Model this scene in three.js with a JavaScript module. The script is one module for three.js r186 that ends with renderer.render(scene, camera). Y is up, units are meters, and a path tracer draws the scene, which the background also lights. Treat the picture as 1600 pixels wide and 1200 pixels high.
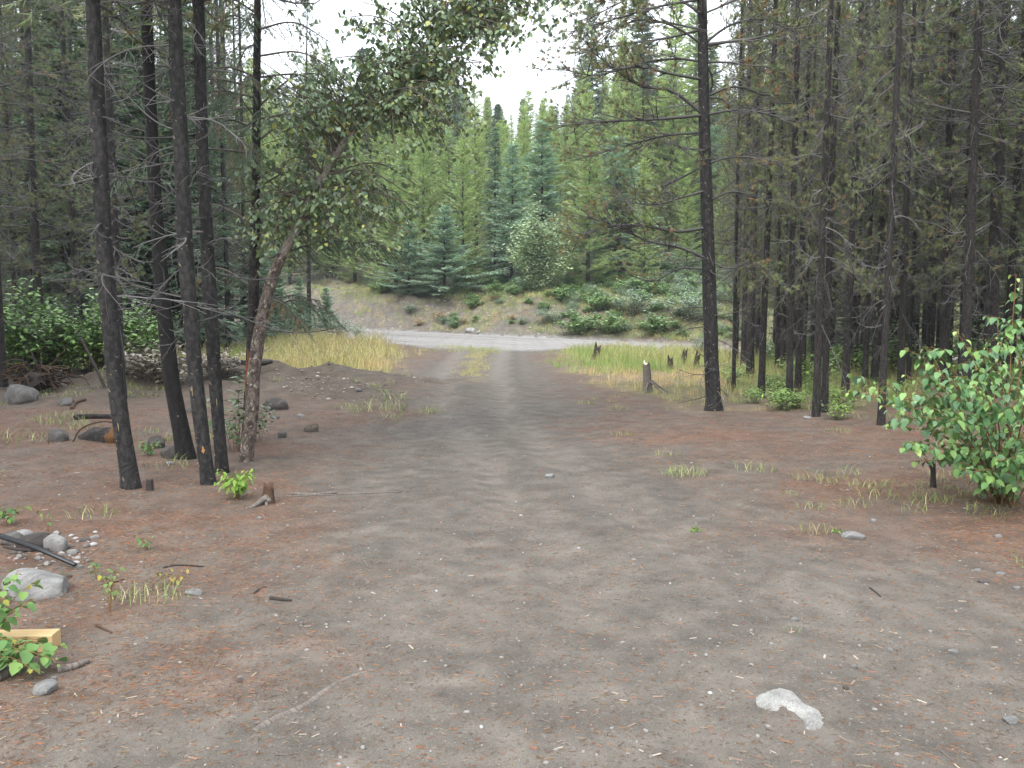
import * as THREE from 'three';
import { mergeVertices } from 'three/addons/utils/BufferGeometryUtils.js';

// ---------------------------------------------------------------- camera, sky, sun, exposure
const scene = new THREE.Scene();
const EYE = 1.6, FOCAL = 1400, CX = 800, CY = 600, PITCH = Math.atan(120 / 1400);
const camera = new THREE.PerspectiveCamera(2 * Math.atan(600 / FOCAL) * 180 / Math.PI, 4 / 3, 0.1, 900);
camera.position.set(0, EYE, 0);
camera.rotation.x = -PITCH;
scene.add(camera);

const SKYW = 256, SKYH = 128, skyData = new Float32Array(SKYW * SKYH * 4);
for (let j = 0; j < SKYH; j++) for (let i = 0; i < SKYW; i++) {
  const el = Math.max(0, ((j + 0.5) / SKYH - 0.5) * Math.PI), L = 0.62 + 0.42 * Math.sin(el), o = (j * SKYW + i) * 4;
  skyData[o] = L * 0.925; skyData[o + 1] = L * 0.985; skyData[o + 2] = L * 1.07; skyData[o + 3] = 1;
}
const sky = new THREE.DataTexture(skyData, SKYW, SKYH, THREE.RGBAFormat, THREE.FloatType);
sky.mapping = THREE.EquirectangularReflectionMapping; sky.magFilter = THREE.LinearFilter; sky.needsUpdate = true;
scene.background = sky; scene.environment = sky;

const sun = new THREE.DirectionalLight(0xfffaf2, 1.3);
sun.position.set(-22, 62, 18); sun.target.position.set(0, 0, -30);
sun.castShadow = true; sun.shadow.radius = 60; sun.shadow.mapSize.set(4096, 4096);
Object.assign(sun.shadow.camera, { left: -120, right: 120, top: 120, bottom: -120, near: 1, far: 300 });
scene.add(sun, sun.target);

const renderer = new THREE.WebGLRenderer({ antialias: true });
renderer.toneMapping = THREE.LinearToneMapping;
renderer.toneMappingExposure = 3.0;
renderer.shadowMap.enabled = true;
scene.fog = new THREE.FogExp2(0xdfe8ee, 0.0006);

// ---------------------------------------------------------------- helpers
const { lerp, clamp } = THREE.MathUtils;
const V = (x, y, z) => new THREE.Vector3(x, y, z);
const sstep = (a, b, x) => { const t = clamp((x - a) / (b - a), 0, 1); return t * t * (3 - 2 * t); };
function rng(seed) { let s = seed | 0; return () => { s = (s + 0x6d2b79f5) | 0; let t = Math.imul(s ^ (s >>> 15), 1 | s); t = (t + Math.imul(t ^ (t >>> 7), 61 | t)) ^ t; return ((t ^ (t >>> 14)) >>> 0) / 4294967296; }; }
function hash2(i, j, s) { let h = Math.imul(i, 374761393) ^ Math.imul(j, 668265263) ^ Math.imul(s, 974634733); h = Math.imul(h ^ (h >>> 13), 1274126177); return ((h ^ (h >>> 16)) >>> 0) / 4294967296; }
function vn(x, y, s = 0, per = 0) {                                    // value noise, -1 to 1; per > 0 makes it repeat
  const i = Math.floor(x), j = Math.floor(y), fx = x - i, fy = y - j, u = fx * fx * (3 - 2 * fx), v = fy * fy * (3 - 2 * fy);
  const q = (a, b) => per ? hash2(((a % per) + per) % per, ((b % per) + per) % per, s) : hash2(a, b, s);
  return lerp(lerp(q(i, j), q(i + 1, j), u), lerp(q(i, j + 1), q(i + 1, j + 1), u), v) * 2 - 1;
}
const fbm = (x, y, s, n = 4, per = 0) => { let a = 0, w = 0.5, t = 0, f = 1; for (let k = 0; k < n; k++) { a += w * vn(x * f, y * f, s + k * 17, per * f); t += w; w *= 0.5; f *= 2; } return a / t; };
const vn3 = (x, y, z, s) => (vn(x + z * 0.71, y - z * 0.37, s) + vn(y + 13.1, z + x * 0.53, s + 5) + vn(z - 7.7, x - y * 0.41, s + 9)) / 3;
const interp = (tab, d) => { if (d <= tab[0][0]) return tab[0][1]; for (let k = 1; k < tab.length; k++) if (d <= tab[k][0]) { const t = (d - tab[k - 1][0]) / (tab[k][0] - tab[k - 1][0]); return lerp(tab[k - 1][1], tab[k][1], t); } return tab[tab.length - 1][1]; };
const C = (r, g, b) => [r, g, b];
const vary = (c, r, a = 0.2) => { const k = 1 + (r() - 0.5) * 2 * a; return [c[0] * k * (1 + (r() - 0.5) * a * 0.5), c[1] * k, c[2] * k * (1 + (r() - 0.5) * a * 0.5)]; };

const used = {};
const numbered = (n) => { const k = used[n] = (used[n] ?? -1) + 1; return k ? `${n}_${String(k).padStart(3, '0')}` : n; };
function tag(o, label, category, group, kind) { o.userData = {}; if (label) o.userData.label = label; if (category) o.userData.category = category; if (group) o.userData.group = group; if (kind) o.userData.kind = kind; return o; }
function thing(name, label, category, p = [0, 0, 0], group) { const o = new THREE.Group(); o.name = numbered(name); o.position.set(...(p.isVector3 ? p.toArray() : p)); scene.add(o); return tag(o, label, category, group); }
function part(name, geo, mat, parent, kind) { const m = new THREE.Mesh(geo, mat); m.name = name; m.castShadow = m.receiveShadow = true; if (kind) m.userData.kind = kind; (parent ?? scene).add(m); return m; }
function solo(name, geo, mat, label, category, group, kind) { const m = new THREE.Mesh(geo, mat); m.name = numbered(name); m.castShadow = m.receiveShadow = true; scene.add(m); return tag(m, label, category, group, kind); }
function copy(src, p, turn, scale, label, group) { const c = src.clone(); c.name = numbered(src.name.replace(/_\d{3}$/, '')); c.userData = { ...src.userData }; if (label) c.userData.label = label; if (group) c.userData.group = group; c.position.copy(p); c.rotation.y = turn; c.scale.set(...(Array.isArray(scale) ? scale : [scale, scale, scale])); scene.add(c); return c; }

class MB {                                                             // collects triangles for one mesh
  constructor() { this.p = []; this.n = []; this.u = []; this.c = []; this.i = []; }
  vert(x, y, z, nx, ny, nz, u, v, c) { this.p.push(x, y, z); this.n.push(nx, ny, nz); this.u.push(u, v); this.c.push(c[0], c[1], c[2]); return this.p.length / 3 - 1; }
  tri(a, b, c) { this.i.push(a, b, c); }
  tube(pts, rad, sides, { col = [1, 1, 1], rough = 0, seed = 1, cap = true, vs = 1, freq = 9 } = {}) {
    const n = pts.length, start = this.p.length / 3, T = V(), N = V(0, 0, 0), B = V(), ref = V();
    let len = 0;
    for (let k = 0; k < n; k++) {
      T.copy(pts[Math.min(n - 1, k + 1)]).sub(pts[Math.max(0, k - 1)]).normalize();
      if (k === 0) { ref.set(Math.abs(T.y) > 0.8 ? 1 : 0, Math.abs(T.y) > 0.8 ? 0 : 1, 0.02); N.copy(ref).addScaledVector(T, -ref.dot(T)).normalize(); }
      else { N.addScaledVector(T, -N.dot(T)).normalize(); len += pts[k].distanceTo(pts[k - 1]); }
      B.crossVectors(T, N);
      const r0 = Array.isArray(rad) ? rad[k] : rad(k / (n - 1), len);
      for (let s = 0; s <= sides; s++) {
        const a = (s / sides) * Math.PI * 2, ca = Math.cos(a), sa = Math.sin(a);
        let r = r0;
        if (rough) r *= 1 + rough * (vn3(ca * 2.2, len * freq * 0.35, sa * 2.2, seed) + 0.6 * vn3(ca * 5, len * freq, sa * 5, seed + 3));
        const dx = N.x * ca + B.x * sa, dy = N.y * ca + B.y * sa, dz = N.z * ca + B.z * sa;
        this.vert(pts[k].x + dx * r, pts[k].y + dy * r, pts[k].z + dz * r, dx, dy, dz, (s / sides) * Math.max(1, Math.round(r0 * 6.28 * 3)) / 3 * vs, len * vs, col);
      }
    }
    const w = sides + 1;
    for (let k = 0; k < n - 1; k++) for (let s = 0; s < sides; s++) { const a = start + k * w + s, b = a + 1, c = a + w, d = c + 1; this.i.push(a, b, c, b, d, c); }
    if (cap) for (const k of [0, n - 1]) {
      T.copy(pts[k === 0 ? 0 : n - 1]).sub(pts[k === 0 ? 1 : n - 2]).normalize();
      const m = this.vert(pts[k].x, pts[k].y, pts[k].z, T.x, T.y, T.z, 0.5, 0.5, col), ring = [];
      for (let s = 0; s <= sides; s++) { const o = (start + k * w + s) * 3; ring.push(this.vert(this.p[o], this.p[o + 1], this.p[o + 2], T.x, T.y, T.z, 0.5 + 0.1 * Math.cos(s / sides * 6.283), 0.5 + 0.1 * Math.sin(s / sides * 6.283), col)); }
      for (let s = 0; s < sides; s++) k === 0 ? this.i.push(m, ring[s + 1], ring[s]) : this.i.push(m, ring[s], ring[s + 1]);
    }
    return this;
  }
  // a needle: one thin triangle
  needle(x, y, z, dx, dy, dz, len, w, r, col) {
    let ax = dy * 0.7 - dz * (r() - 0.5), ay = dz * (r() - 0.5) * 2 - dx, az = dx * (r() - 0.5) - dy * (r() - 0.5);
    const l = Math.hypot(ax, ay, az) || 1; ax *= w / l; ay *= w / l; az *= w / l;
    let nx = az * dy - ay * dz, ny = ax * dz - az * dx, nz = ay * dx - ax * dy; const q = Math.hypot(nx, ny, nz) || 1; nx /= q; ny /= q; nz /= q;
    const a = this.vert(x + ax, y + ay, z + az, nx, ny, nz, 0, 0, col); this.vert(x - ax, y - ay, z - az, nx, ny, nz, 1, 0, col); this.vert(x + dx * len, y + dy * len, z + dz * len, nx, ny, nz, 0.5, 1, col);
    this.i.push(a, a + 1, a + 2);
  }
  // a blade: a thin diamond of two triangles
  blade(x, y, z, dx, dy, dz, len, w, r, col) {
    let ax = dy * (r() - 0.5) - dz * (0.4 + r()), ay = (r() - 0.5) * 0.9, az = dx * (0.4 + r()) - dy * (r() - 0.5);
    const t = ax * dx + ay * dy + az * dz; ax -= t * dx; ay -= t * dy; az -= t * dz;
    const l = Math.hypot(ax, ay, az) || 1; ax *= w / l; ay *= w / l; az *= w / l;
    let nx = az * dy - ay * dz, ny = ax * dz - az * dx, nz = ay * dx - ax * dy; const q = Math.hypot(nx, ny, nz) || 1; nx /= q; ny /= q; nz /= q;
    const m = len * 0.42, a = this.vert(x, y, z, nx, ny, nz, 0, 0, col);
    this.vert(x + dx * m + ax, y + dy * m + ay, z + dz * m + az, nx, ny, nz, 0, 0.5, col); this.vert(x + dx * m - ax, y + dy * m - ay, z + dz * m - az, nx, ny, nz, 1, 0.5, col); this.vert(x + dx * len, y + dy * len, z + dz * len, nx, ny, nz, 0.5, 1, col);
    this.i.push(a, a + 2, a + 1, a + 1, a + 2, a + 3);
  }
  tuft(p, d, n, len, w, spread, r, col, amt = 0.25) {
    for (let k = 0; k < n; k++) {
      let x = d.x + (r() - 0.5) * 2 * spread, y = d.y + (r() - 0.5) * 2 * spread, z = d.z + (r() - 0.5) * 2 * spread; const l = Math.hypot(x, y, z) || 1;
      this.needle(p.x, p.y, p.z, x / l, y / l, z / l, len * (0.7 + 0.5 * r()), w, r, vary(col, r, amt));
    }
  }
  // a leaf folded along its midrib: four triangles
  leaf(p, d, up, len, wid, fold, col) {
    const s = V().crossVectors(d, up).normalize(), n = V().crossVectors(s, d).normalize();
    const at = (a, b, h) => [p.x + d.x * a + s.x * b + n.x * h, p.y + d.y * a + s.y * b + n.y * h, p.z + d.z * a + s.z * b + n.z * h];
    const N1 = n.clone().addScaledVector(s, -fold * 1.5).normalize(), N2 = n.clone().addScaledVector(s, fold * 1.5).normalize();
    const half = (sg, NN) => { const q = [at(0, 0, 0), at(len * 0.3, sg * wid * 0.5, fold * wid * 0.4), at(len * 0.62, sg * wid * 0.42, fold * wid * 0.3 - len * 0.04), at(len, 0, -len * 0.12)].map((v) => this.vert(...v, NN.x, NN.y, NN.z, 0, 0, col)); sg > 0 ? this.i.push(q[0], q[1], q[2], q[0], q[2], q[3]) : this.i.push(q[0], q[2], q[1], q[0], q[3], q[2]); };
    half(1, N2); half(-1, N1);
  }
  geo(colors = true) {
    const g = new THREE.BufferGeometry();
    g.setAttribute('position', new THREE.Float32BufferAttribute(this.p, 3)); g.setAttribute('normal', new THREE.Float32BufferAttribute(this.n, 3)); g.setAttribute('uv', new THREE.Float32BufferAttribute(this.u, 2));
    if (colors) g.setAttribute('color', new THREE.Float32BufferAttribute(this.c, 3));
    g.setIndex(this.i); return g;
  }
  smooth(colors = true) { const g = this.geo(colors); g.computeVertexNormals(); return g; }
}
const curve = (pts, n) => new THREE.CatmullRomCurve3(pts, false, 'centripetal').getPoints(n);

// ---------------------------------------------------------------- terrain
const LEFT_EDGE = [[2, -2.0], [4.5, -1.75], [7, -1.7], [10, -1.55], [14, -1.6], [20, -2.0], [28, -2.5], [33, -2.9], [36, -4.5], [40, -8]];
const RIGHT_EDGE = [[2, 3.2], [4.5, 2.9], [7, 2.0], [10, 1.25], [14, 1.0], [20, 0.75], [28, 0.55], [33, 0.9], [36, 2.2], [40, 6]];
const RUT_L = [[2, 1.0], [4.5, 0.45], [6, 0.15], [9.3, -0.36], [13, -0.95], [20, -1.55], [28, -1.85], [36, -2.0]];
const RUT_R = [[2, 1.9], [4.5, 1.5], [6, 1.15], [8, 0.65], [10, 0.32], [14, -0.02], [20, -0.3], [28, -0.4], [36, -0.35]];
const roadS = (x, d) => d - (46.5 - 0.42 * x);
const MOUNDS = [[-8.2, 17, 5.2, 2.4, 0.33], [-4.2, 17.8, 2.4, 1.6, 0.2], [-12.5, 15, 3, 2.2, 0.22], [-2.9, 15.6, 1.0, 0.8, 0.07]];
function H(x, z) {
  const d = -z, s = roadS(x, d);
  let h = 0.045 * vn(x * 0.16, d * 0.16, 3) + 0.01 * vn(x * 0.35 + d * 0.3, d * 0.35 - x * 0.3, 4);
  const near = Math.hypot(x, d);
  if (near < 34) h += 0.003 * vn(x * 1.1 + d * 0.9, d * 1.1 - x * 0.9, 5) + 0.0012 * vn(x * 4 + d * 3, d * 4 - x * 3, 6) + (near < 16 ? 0.0016 * vn(x * 11 + d * 7, d * 11 - x * 7, 8) : 0);
  if (d > 0 && d < 40) {
    for (const t of [RUT_L, RUT_R]) { const q = Math.abs(x - interp(t, d) - 0.1 * vn(d * 0.5, 0, 9)) / 0.2; if (q < 3) h += -0.018 * Math.exp(-q * q) + 0.012 * Math.exp(-((q - 1.6) ** 2) * 2); }
    const l = interp(LEFT_EDGE, d), r = interp(RIGHT_EDGE, d), out = Math.max(l - x, x - r, 0);
    h += 0.04 * sstep(0, 2.5, out) * sstep(4, 9, d);
  }
  for (const [mx, md, rx, rd, a] of MOUNDS) { const q = ((x - mx) / rx) ** 2 + ((d - md) / rd) ** 2; if (q < 5) { h += a * Math.exp(-q * 1.1) * (1 + 0.45 * vn(x * 1.3, d * 1.3, 21) + 0.3 * vn(x * 3, d * 3, 22)) + a * 0.1 * Math.exp(-q) * vn(x * 5, d * 5, 23); } }
  const w = sstep(-24, -8, s);
  h = lerp(h, -0.033 * clamp(x, -60, 45) + 0.02 * vn(x * 0.6, d * 0.6, 12), w);
  const b = s - 3.4 - 0.5 * vn(x * 0.3, 2, 31);
  if (b > 0) {
    h += (2.35 + 0.3 * vn(x * 0.2, 5, 32)) * Math.pow(sstep(-0.6, 5.6, b), 0.9) * (1 + 0.1 * vn(x * 0.9, d * 0.9, 33)) + 0.12 * vn(x * 1.6, d * 1.6, 34) * sstep(0, 2, b);
    const q = Math.max(0, b - 6); h += 0.2 * (q < 150 ? q : 150 + 40 * (1 - Math.exp(-(q - 150) / 40))) + sstep(4, 30, b) * 1.2 * vn(x * 0.05, d * 0.05, 35);
  }
  return h;
}
const P = (x, d, up = 0) => V(x, H(x, -d) + up, -d);
function ray(px, py) { const x = (px - CX) / FOCAL, y = (CY - py) / FOCAL, c = Math.cos(PITCH), s = Math.sin(PITCH); return V(x, y * c - s, -y * s - c); }
function at(px, py, d) { const r = ray(px, py), k = -d / r.z; return V(r.x * k, EYE + r.y * k, -d); }     // the point of a sight line at a distance
function G(px, py, up = 0) { const r = ray(px, py); let a = 1, b = 1; while (b < 400 && EYE + r.y * b > H(r.x * b, r.z * b)) { a = b; b += 0.05 + b * 0.01; } for (let k = 0; k < 24; k++) { const m = (a + b) / 2; EYE + r.y * m > H(r.x * m, r.z * m) ? a = m : b = m; } return V(r.x * b, EYE + r.y * b + up, r.z * b); }

// grass cover, 0 to 1
function grassAt(x, d) {
  const s = roadS(x, d);
  if (s > -6.6) return 0;
  const n = 0.9 * vn(x * 0.5, d * 0.5, 41) + 0.5 * vn(x * 1.4, d * 1.4, 42);
  const l = interp(LEFT_EDGE, d), r = interp(RIGHT_EDGE, d);
  let g = 0;
  if (x < l) g = sstep(20.5, 22.5, d + n * 0.8) * sstep(-0.3, 2.4, l - x + n * 0.7 - 0.2);
  if (x > r) g = Math.max(g, sstep(-1.5, 2.0, d - Math.max(14.4, 23.5 - 3.8 * (x - 0.3)) + n * 1.2) * sstep(-0.2, 2.0, x - r + n * 0.7));
  return g;
}
const redAt = (x, d) => {
  const n = 0.6 * vn(x * 0.45, d * 0.45, 51) + 0.5 * vn(x * 1.3, d * 1.3, 52) + 0.35 * vn(x * 4, d * 4, 53);
  const l = interp(LEFT_EDGE, d), r = interp(RIGHT_EDGE, d), out = Math.max(l - x, x - r);
  return clamp(sstep(-0.9, 1.0, out + n * 0.9) + 0.12 * n, 0, 1);
};
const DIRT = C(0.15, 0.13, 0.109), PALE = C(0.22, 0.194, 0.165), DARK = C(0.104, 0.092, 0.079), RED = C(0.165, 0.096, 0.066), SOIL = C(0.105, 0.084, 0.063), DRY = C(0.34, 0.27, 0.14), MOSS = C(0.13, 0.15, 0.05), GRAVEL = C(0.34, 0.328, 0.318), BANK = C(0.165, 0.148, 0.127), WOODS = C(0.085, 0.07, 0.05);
const mixc = (a, b, t) => [lerp(a[0], b[0], t), lerp(a[1], b[1], t), lerp(a[2], b[2], t)];
function groundColor(x, d) {
  const wx = x + 0.35 * vn(x * 1.3, d * 1.3, 57), wd = d + 0.35 * vn(x * 1.3, d * 1.3, 58), X = 0.8 * wx + 0.6 * wd, Y = 0.8 * wd - 0.6 * wx, s = roadS(x, d), n1 = fbm(X * 0.7, Y * 0.7, 61, 5), n2 = fbm(X * 3.1, Y * 3.1, 62, 4), n3 = vn(X * 0.25, Y * 0.25, 63);
  const n4 = vn(X * 9, Y * 9, 64) * 0.6 + vn(Y * 17, X * 17, 65) * 0.4; let c = mixc(DIRT, PALE, clamp(0.22 * n1 + 0.2 * n3 + 0.4 * n4 - 0.05, 0, 1)); c = mixc(c, DARK, clamp(-0.3 * n1 - 0.2 * n3 + 0.25 * n2 - 0.4 * n4, 0, 0.75));
  if (d > 0 && d < 42) for (const t of [RUT_L, RUT_R]) { const q = Math.abs(x - interp(t, d) - 0.1 * vn(d * 0.5, 0, 9)) / 0.24; c = mixc(c, PALE, lerp(0.35, 0.85, sstep(9, 20, d)) * Math.exp(-q * q) * sstep(3, 8, d)); c = mixc(c, DARK, 0.22 * Math.exp(-((q - 2) ** 2) * 2) * sstep(3, 8, d)); }
  const mid = interp(RUT_L, d) * 0.5 + interp(RUT_R, d) * 0.5;
  if (d > 18 && d < 38) c = mixc(c, DRY, 0.55 * Math.exp(-(((x - mid) / 0.35) ** 2)) * clamp(0.6 + n2, 0, 1));
  c = mixc(c, RED, clamp(redAt(x, d) * (0.6 + 0.6 * n2 + 0.5 * n1 + 0.4 * n4), 0, 0.92));
  let m = 0; for (const [mx, md, rx, rd] of MOUNDS) m = Math.max(m, Math.exp(-(((x - mx) / rx) ** 2 + ((d - md) / rd) ** 2) * 0.8));
  c = mixc(c, SOIL, clamp(m * 1.7 + n2 * 0.3 * m, 0, 0.95));
  const g = grassAt(x, d); c = mixc(c, mixc(DRY, MOSS, clamp(0.5 + n1, 0, 1)), g * 0.75);
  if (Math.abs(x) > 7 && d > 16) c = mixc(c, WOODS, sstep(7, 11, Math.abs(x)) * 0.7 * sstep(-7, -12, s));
  const rd = sstep(-6.9, -6.2, s + 0.3 * n2) * (1 - sstep(3.0, 3.5, s + 0.3 * n2)), apron = sstep(32.5, 35, d + n2) * (1 - sstep(-6.4, -6, s)) * sstep(-0.3, 0.5, Math.min(x - interp(LEFT_EDGE, d), interp(RIGHT_EDGE, d) - x));
  c = mixc(c, mixc(GRAVEL, PALE, clamp(0.3 + 0.5 * vn(x * 0.2, s * 1.3, 66), 0, 1)), Math.max(rd, apron));
  if (s > 3.2) { let b = mixc(BANK, MOSS, clamp(0.2 + 0.9 * n1 + 0.04 * (x - 1) + 0.55 * sstep(6, 8, s), 0, 0.85)); b = mixc(b, DRY, clamp(n2 * 0.8, 0, 0.5)); b = mixc(b, C(0.24, 0.14, 0.075), clamp(fbm(x * 1.1, d * 1.1, 67, 2) * 1.2 - 0.5, 0, 0.35)); c = mixc(c, mixc(b, WOODS, sstep(9, 16, s) * 0.5), sstep(3.2, 3.8, s)); }
  return c;
}
function axis(from, to, step) { const a = [from]; let v = from; while (v < to) { v += step(v); a.push(Math.min(v, to)); } return a; }
const xa = axis(0, 170, (x) => x < 4.5 ? 0.062 : 0.062 + (x - 4.5) * 0.022), XS = [...xa.slice(1).reverse().map((x) => -x), ...xa];
const DS = axis(-26, 330, (d) => d < 1.5 ? Math.max(0.07, 0.05 + (1.5 - d) * 0.09) : d < 8 ? 0.055 : d < 58 ? 0.055 + (d - 8) * 0.0085 : 0.48 + (d - 58) * 0.03);

// detail textures: needle litter, fine gravelly dirt, both repeating
function canvasTex(w, h, draw, srgb = true) { const c = document.createElement('canvas'); c.width = w; c.height = h; const x = c.getContext('2d'); draw(x, w, h); const t = new THREE.CanvasTexture(c); t.wrapS = t.wrapT = THREE.RepeatWrapping; if (srgb) t.colorSpace = THREE.SRGBColorSpace; t.magFilter = THREE.LinearFilter; return t; }
const wrapDraw = (w, h, x, y, m, f) => { for (const ox of x < m ? [0, w] : x > w - m ? [0, -w] : [0]) for (const oy of y < m ? [0, h] : y > h - m ? [0, -h] : [0]) f(x + ox, y + oy); };
const hsl = (h, s, l, a = 1) => `hsla(${h},${s}%,${l}%,${a})`;
function noiseFill(x, w, h, seed, base, amp, per) { const im = x.createImageData(w, h), dd = im.data; for (let j = 0; j < h; j++) for (let i = 0; i < w; i++) { const v = base + amp * (0.55 * fbm(i / w * per, j / h * per, seed, 5, per) + 0.45 * (hash2(i, j, seed) * 2 - 1)), o = (j * w + i) * 4; dd[o] = dd[o + 1] = dd[o + 2] = clamp(v, 0, 255); dd[o + 3] = 255; } x.putImageData(im, 0, 0); }
function litter(seed, needles, grit, warm) {
  return canvasTex(1024, 1024, (x, w, h) => {
    const r = rng(seed); noiseFill(x, w, h, seed, 190, 78, 16);
    for (let k = 0; k < grit; k++) { const px = r() * w, py = r() * h, s = 0.7 + 2.6 * r() ** 3, l = r() < 0.55 ? 50 + 22 * r() : 82 + 12 * r(); x.fillStyle = hsl(25 + 15 * r(), 8 + 10 * r(), l, 0.7); wrapDraw(w, h, px, py, 6, (a, b) => { x.beginPath(); x.ellipse(a, b, s * (1 + r() * 0.6), s, r() * 3, 0, 6.3); x.fill(); }); }
    x.lineCap = 'round';
    for (let k = 0; k < needles; k++) { const px = r() * w, py = r() * h, a = r() * 6.283, l = 5 + 11 * r(), q = r(); x.lineWidth = 0.7 + 0.6 * r(); x.strokeStyle = q < 0.2 ? hsl(30, 20, 44, 0.8) : q < 0.75 ? hsl(14 + 12 * r(), 20 + warm * r(), 62 + 20 * r(), 0.85) : hsl(32, 20, 84 + 8 * r(), 0.85); wrapDraw(w, h, px, py, 24, (u, v) => { x.beginPath(); x.moveTo(u, v); x.quadraticCurveTo(u + Math.cos(a + 0.2) * l * 0.5, v + Math.sin(a + 0.2) * l * 0.5, u + Math.cos(a) * l, v + Math.sin(a) * l); x.stroke(); }); }
  });
}
const texNeedle = litter(5, 15000, 3000, 28), texDirt = litter(6, 1400, 15000, 14);
const bumpOf = (seed, per) => canvasTex(512, 512, (x, w, h) => noiseFill(x, w, h, seed, 128, 100, per), false);
const bumpGround = bumpOf(11, 64);
const gmat = (map, bump) => new THREE.MeshStandardMaterial({ map, bumpMap: bumpGround, bumpScale: bump, vertexColors: true, roughness: 0.97 });
const matFloor = gmat(texNeedle, 0.01), matDirt = gmat(texDirt, 0.007);
{
  const nx = XS.length, nz = DS.length, pos = new Float32Array(nx * nz * 3), col = new Float32Array(nx * nz * 3), uv = new Float32Array(nx * nz * 2), cls = new Uint8Array(nx * nz);
  for (let j = 0, v = 0; j < nz; j++) for (let i = 0; i < nx; i++, v++) {
    const d = DS[j], x = XS[i], s = roadS(x, d), y = H(x, -d), c = groundColor(x, d);
    pos.set([x, y, -d], v * 3); col.set([c[0] * 1.3, c[1] * 1.3, c[2] * 1.3], v * 3); uv.set([x / 2.3, d / 2.3], v * 2);
    const jag = 0.25 * vn(x * 3, d * 3, 71) + 0.15 * vn(x * 9, d * 9, 72);
    cls[v] = s > 3.3 + jag ? 3 : s > -6.5 + jag ? 2 : (d > -20 && x > interp(LEFT_EDGE, d) + jag && x < interp(RIGHT_EDGE, d) + jag) ? 1 : 0;
  }
  const P0 = new THREE.BufferAttribute(pos, 3), idx = [[], [], [], []];
  for (let j = 0; j < nz - 1; j++) for (let i = 0; i < nx - 1; i++) { const a = j * nx + i, b = a + 1, c = a + nx, e = c + 1; idx[cls[a]].push(a, b, c, b, e, c); }
  const all = new THREE.BufferGeometry(); all.setAttribute('position', P0); all.setIndex([].concat(...idx.map((q) => q)).length ? idx.reduce((m, q) => { for (const k of q) m.push(k); return m; }, []) : []); all.computeVertexNormals();
  const N0 = all.getAttribute('normal');
  const names = ['ground', 'dirt_driveway', 'gravel_road', 'hillside'], labels = ['forest floor of brown soil and rusty pine needles beside the driveway', 'grey brown dirt driveway with faint wheel tracks', 'pale grey gravel road crossing behind the grass', 'rising bank and wooded hillside across the road'];
  idx.forEach((list, k) => {
    const remap = new Map(), p = [], n = [], c = [], u = [], ii = [];
    for (const v of list) { let q = remap.get(v); if (q === undefined) { q = remap.size; remap.set(v, q); p.push(pos[v * 3], pos[v * 3 + 1], pos[v * 3 + 2]); n.push(N0.array[v * 3], N0.array[v * 3 + 1], N0.array[v * 3 + 2]); c.push(col[v * 3], col[v * 3 + 1], col[v * 3 + 2]); u.push(uv[v * 2], uv[v * 2 + 1]); } ii.push(q); }
    const g = new THREE.BufferGeometry(); g.setAttribute('position', new THREE.Float32BufferAttribute(p, 3)); g.setAttribute('normal', new THREE.Float32BufferAttribute(n, 3)); g.setAttribute('color', new THREE.Float32BufferAttribute(c, 3)); g.setAttribute('uv', new THREE.Float32BufferAttribute(u, 2)); g.setIndex(ii);
    solo(names[k], g, k === 0 || k === 3 ? matFloor : matDirt, labels[k], ['ground', 'driveway', 'road', 'hillside'][k], null, 'structure');
  });
}

// ---------------------------------------------------------------- materials of plants and stones
function barkTex(seed, base, light, dark, fleck, fleckCol) {
  return canvasTex(512, 1024, (x, w, h) => {
    const r = rng(seed); x.fillStyle = base; x.fillRect(0, 0, w, h);
    for (let k = 0; k < 5200; k++) { const px = r() * w, py = r() * h, l = 8 + 38 * r(), t = 3 + 10 * r(); x.fillStyle = r() < 0.5 ? light : dark; x.globalAlpha = 0.12 + 0.4 * r(); wrapDraw(w, h, px, py, 44, (a, b) => { x.beginPath(); x.ellipse(a, b, t, l, (r() - 0.5) * 0.3, 0, 6.3); x.fill(); }); }
    for (let k = 0; k < 1500; k++) { const px = r() * w, py = r() * h; x.strokeStyle = dark; x.globalAlpha = 0.7; x.lineWidth = 1 + 2.5 * r(); wrapDraw(w, h, px, py, 44, (a, b) => { x.beginPath(); x.moveTo(a, b); x.lineTo(a + (r() - 0.5) * 14, b + 12 + 26 * r()); x.stroke(); }); }
    for (let k = 0; k < fleck; k++) { const px = r() * w, py = r() * h, s = 2 + 7 * r() ** 2; x.fillStyle = fleckCol; x.globalAlpha = 0.35 + 0.6 * r(); wrapDraw(w, h, px, py, 30, (a, b) => { x.beginPath(); x.ellipse(a, b, s * 0.7, s * (1 + 1.6 * r()), (r() - 0.5), 0, 6.3); x.fill(); }); }
    x.globalAlpha = 1;
  });
}
function barkMat(tex, bump, rough = 0.95, color = 0xffffff) { const t = tex.clone(); t.repeat.set(1, 0.9); return new THREE.MeshStandardMaterial({ map: t, bumpMap: t, bumpScale: bump, roughness: rough, color }); }
const barkPine = barkMat(barkTex(21, '#2e2a28', '#423d3a', '#161312', 60, '#6b665e'), 0.09);
const barkChar = barkMat(barkTex(22, '#292726', '#3c3937', '#121111', 130, '#978e7b'), 0.11);
const barkBlack = barkMat(barkTex(27, '#1a1817', '#262322', '#0b0a0a', 30, '#8f836a'), 0.12);
const barkAlder = barkMat(barkTex(23, '#8f867b', '#a39a8e', '#655c53', 120, '#b9b3a6'), 0.008);
const barkAlderLow = barkMat(barkTex(24, '#5d4f45', '#7d7166', '#332a25', 420, '#aaa394'), 0.014);
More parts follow.
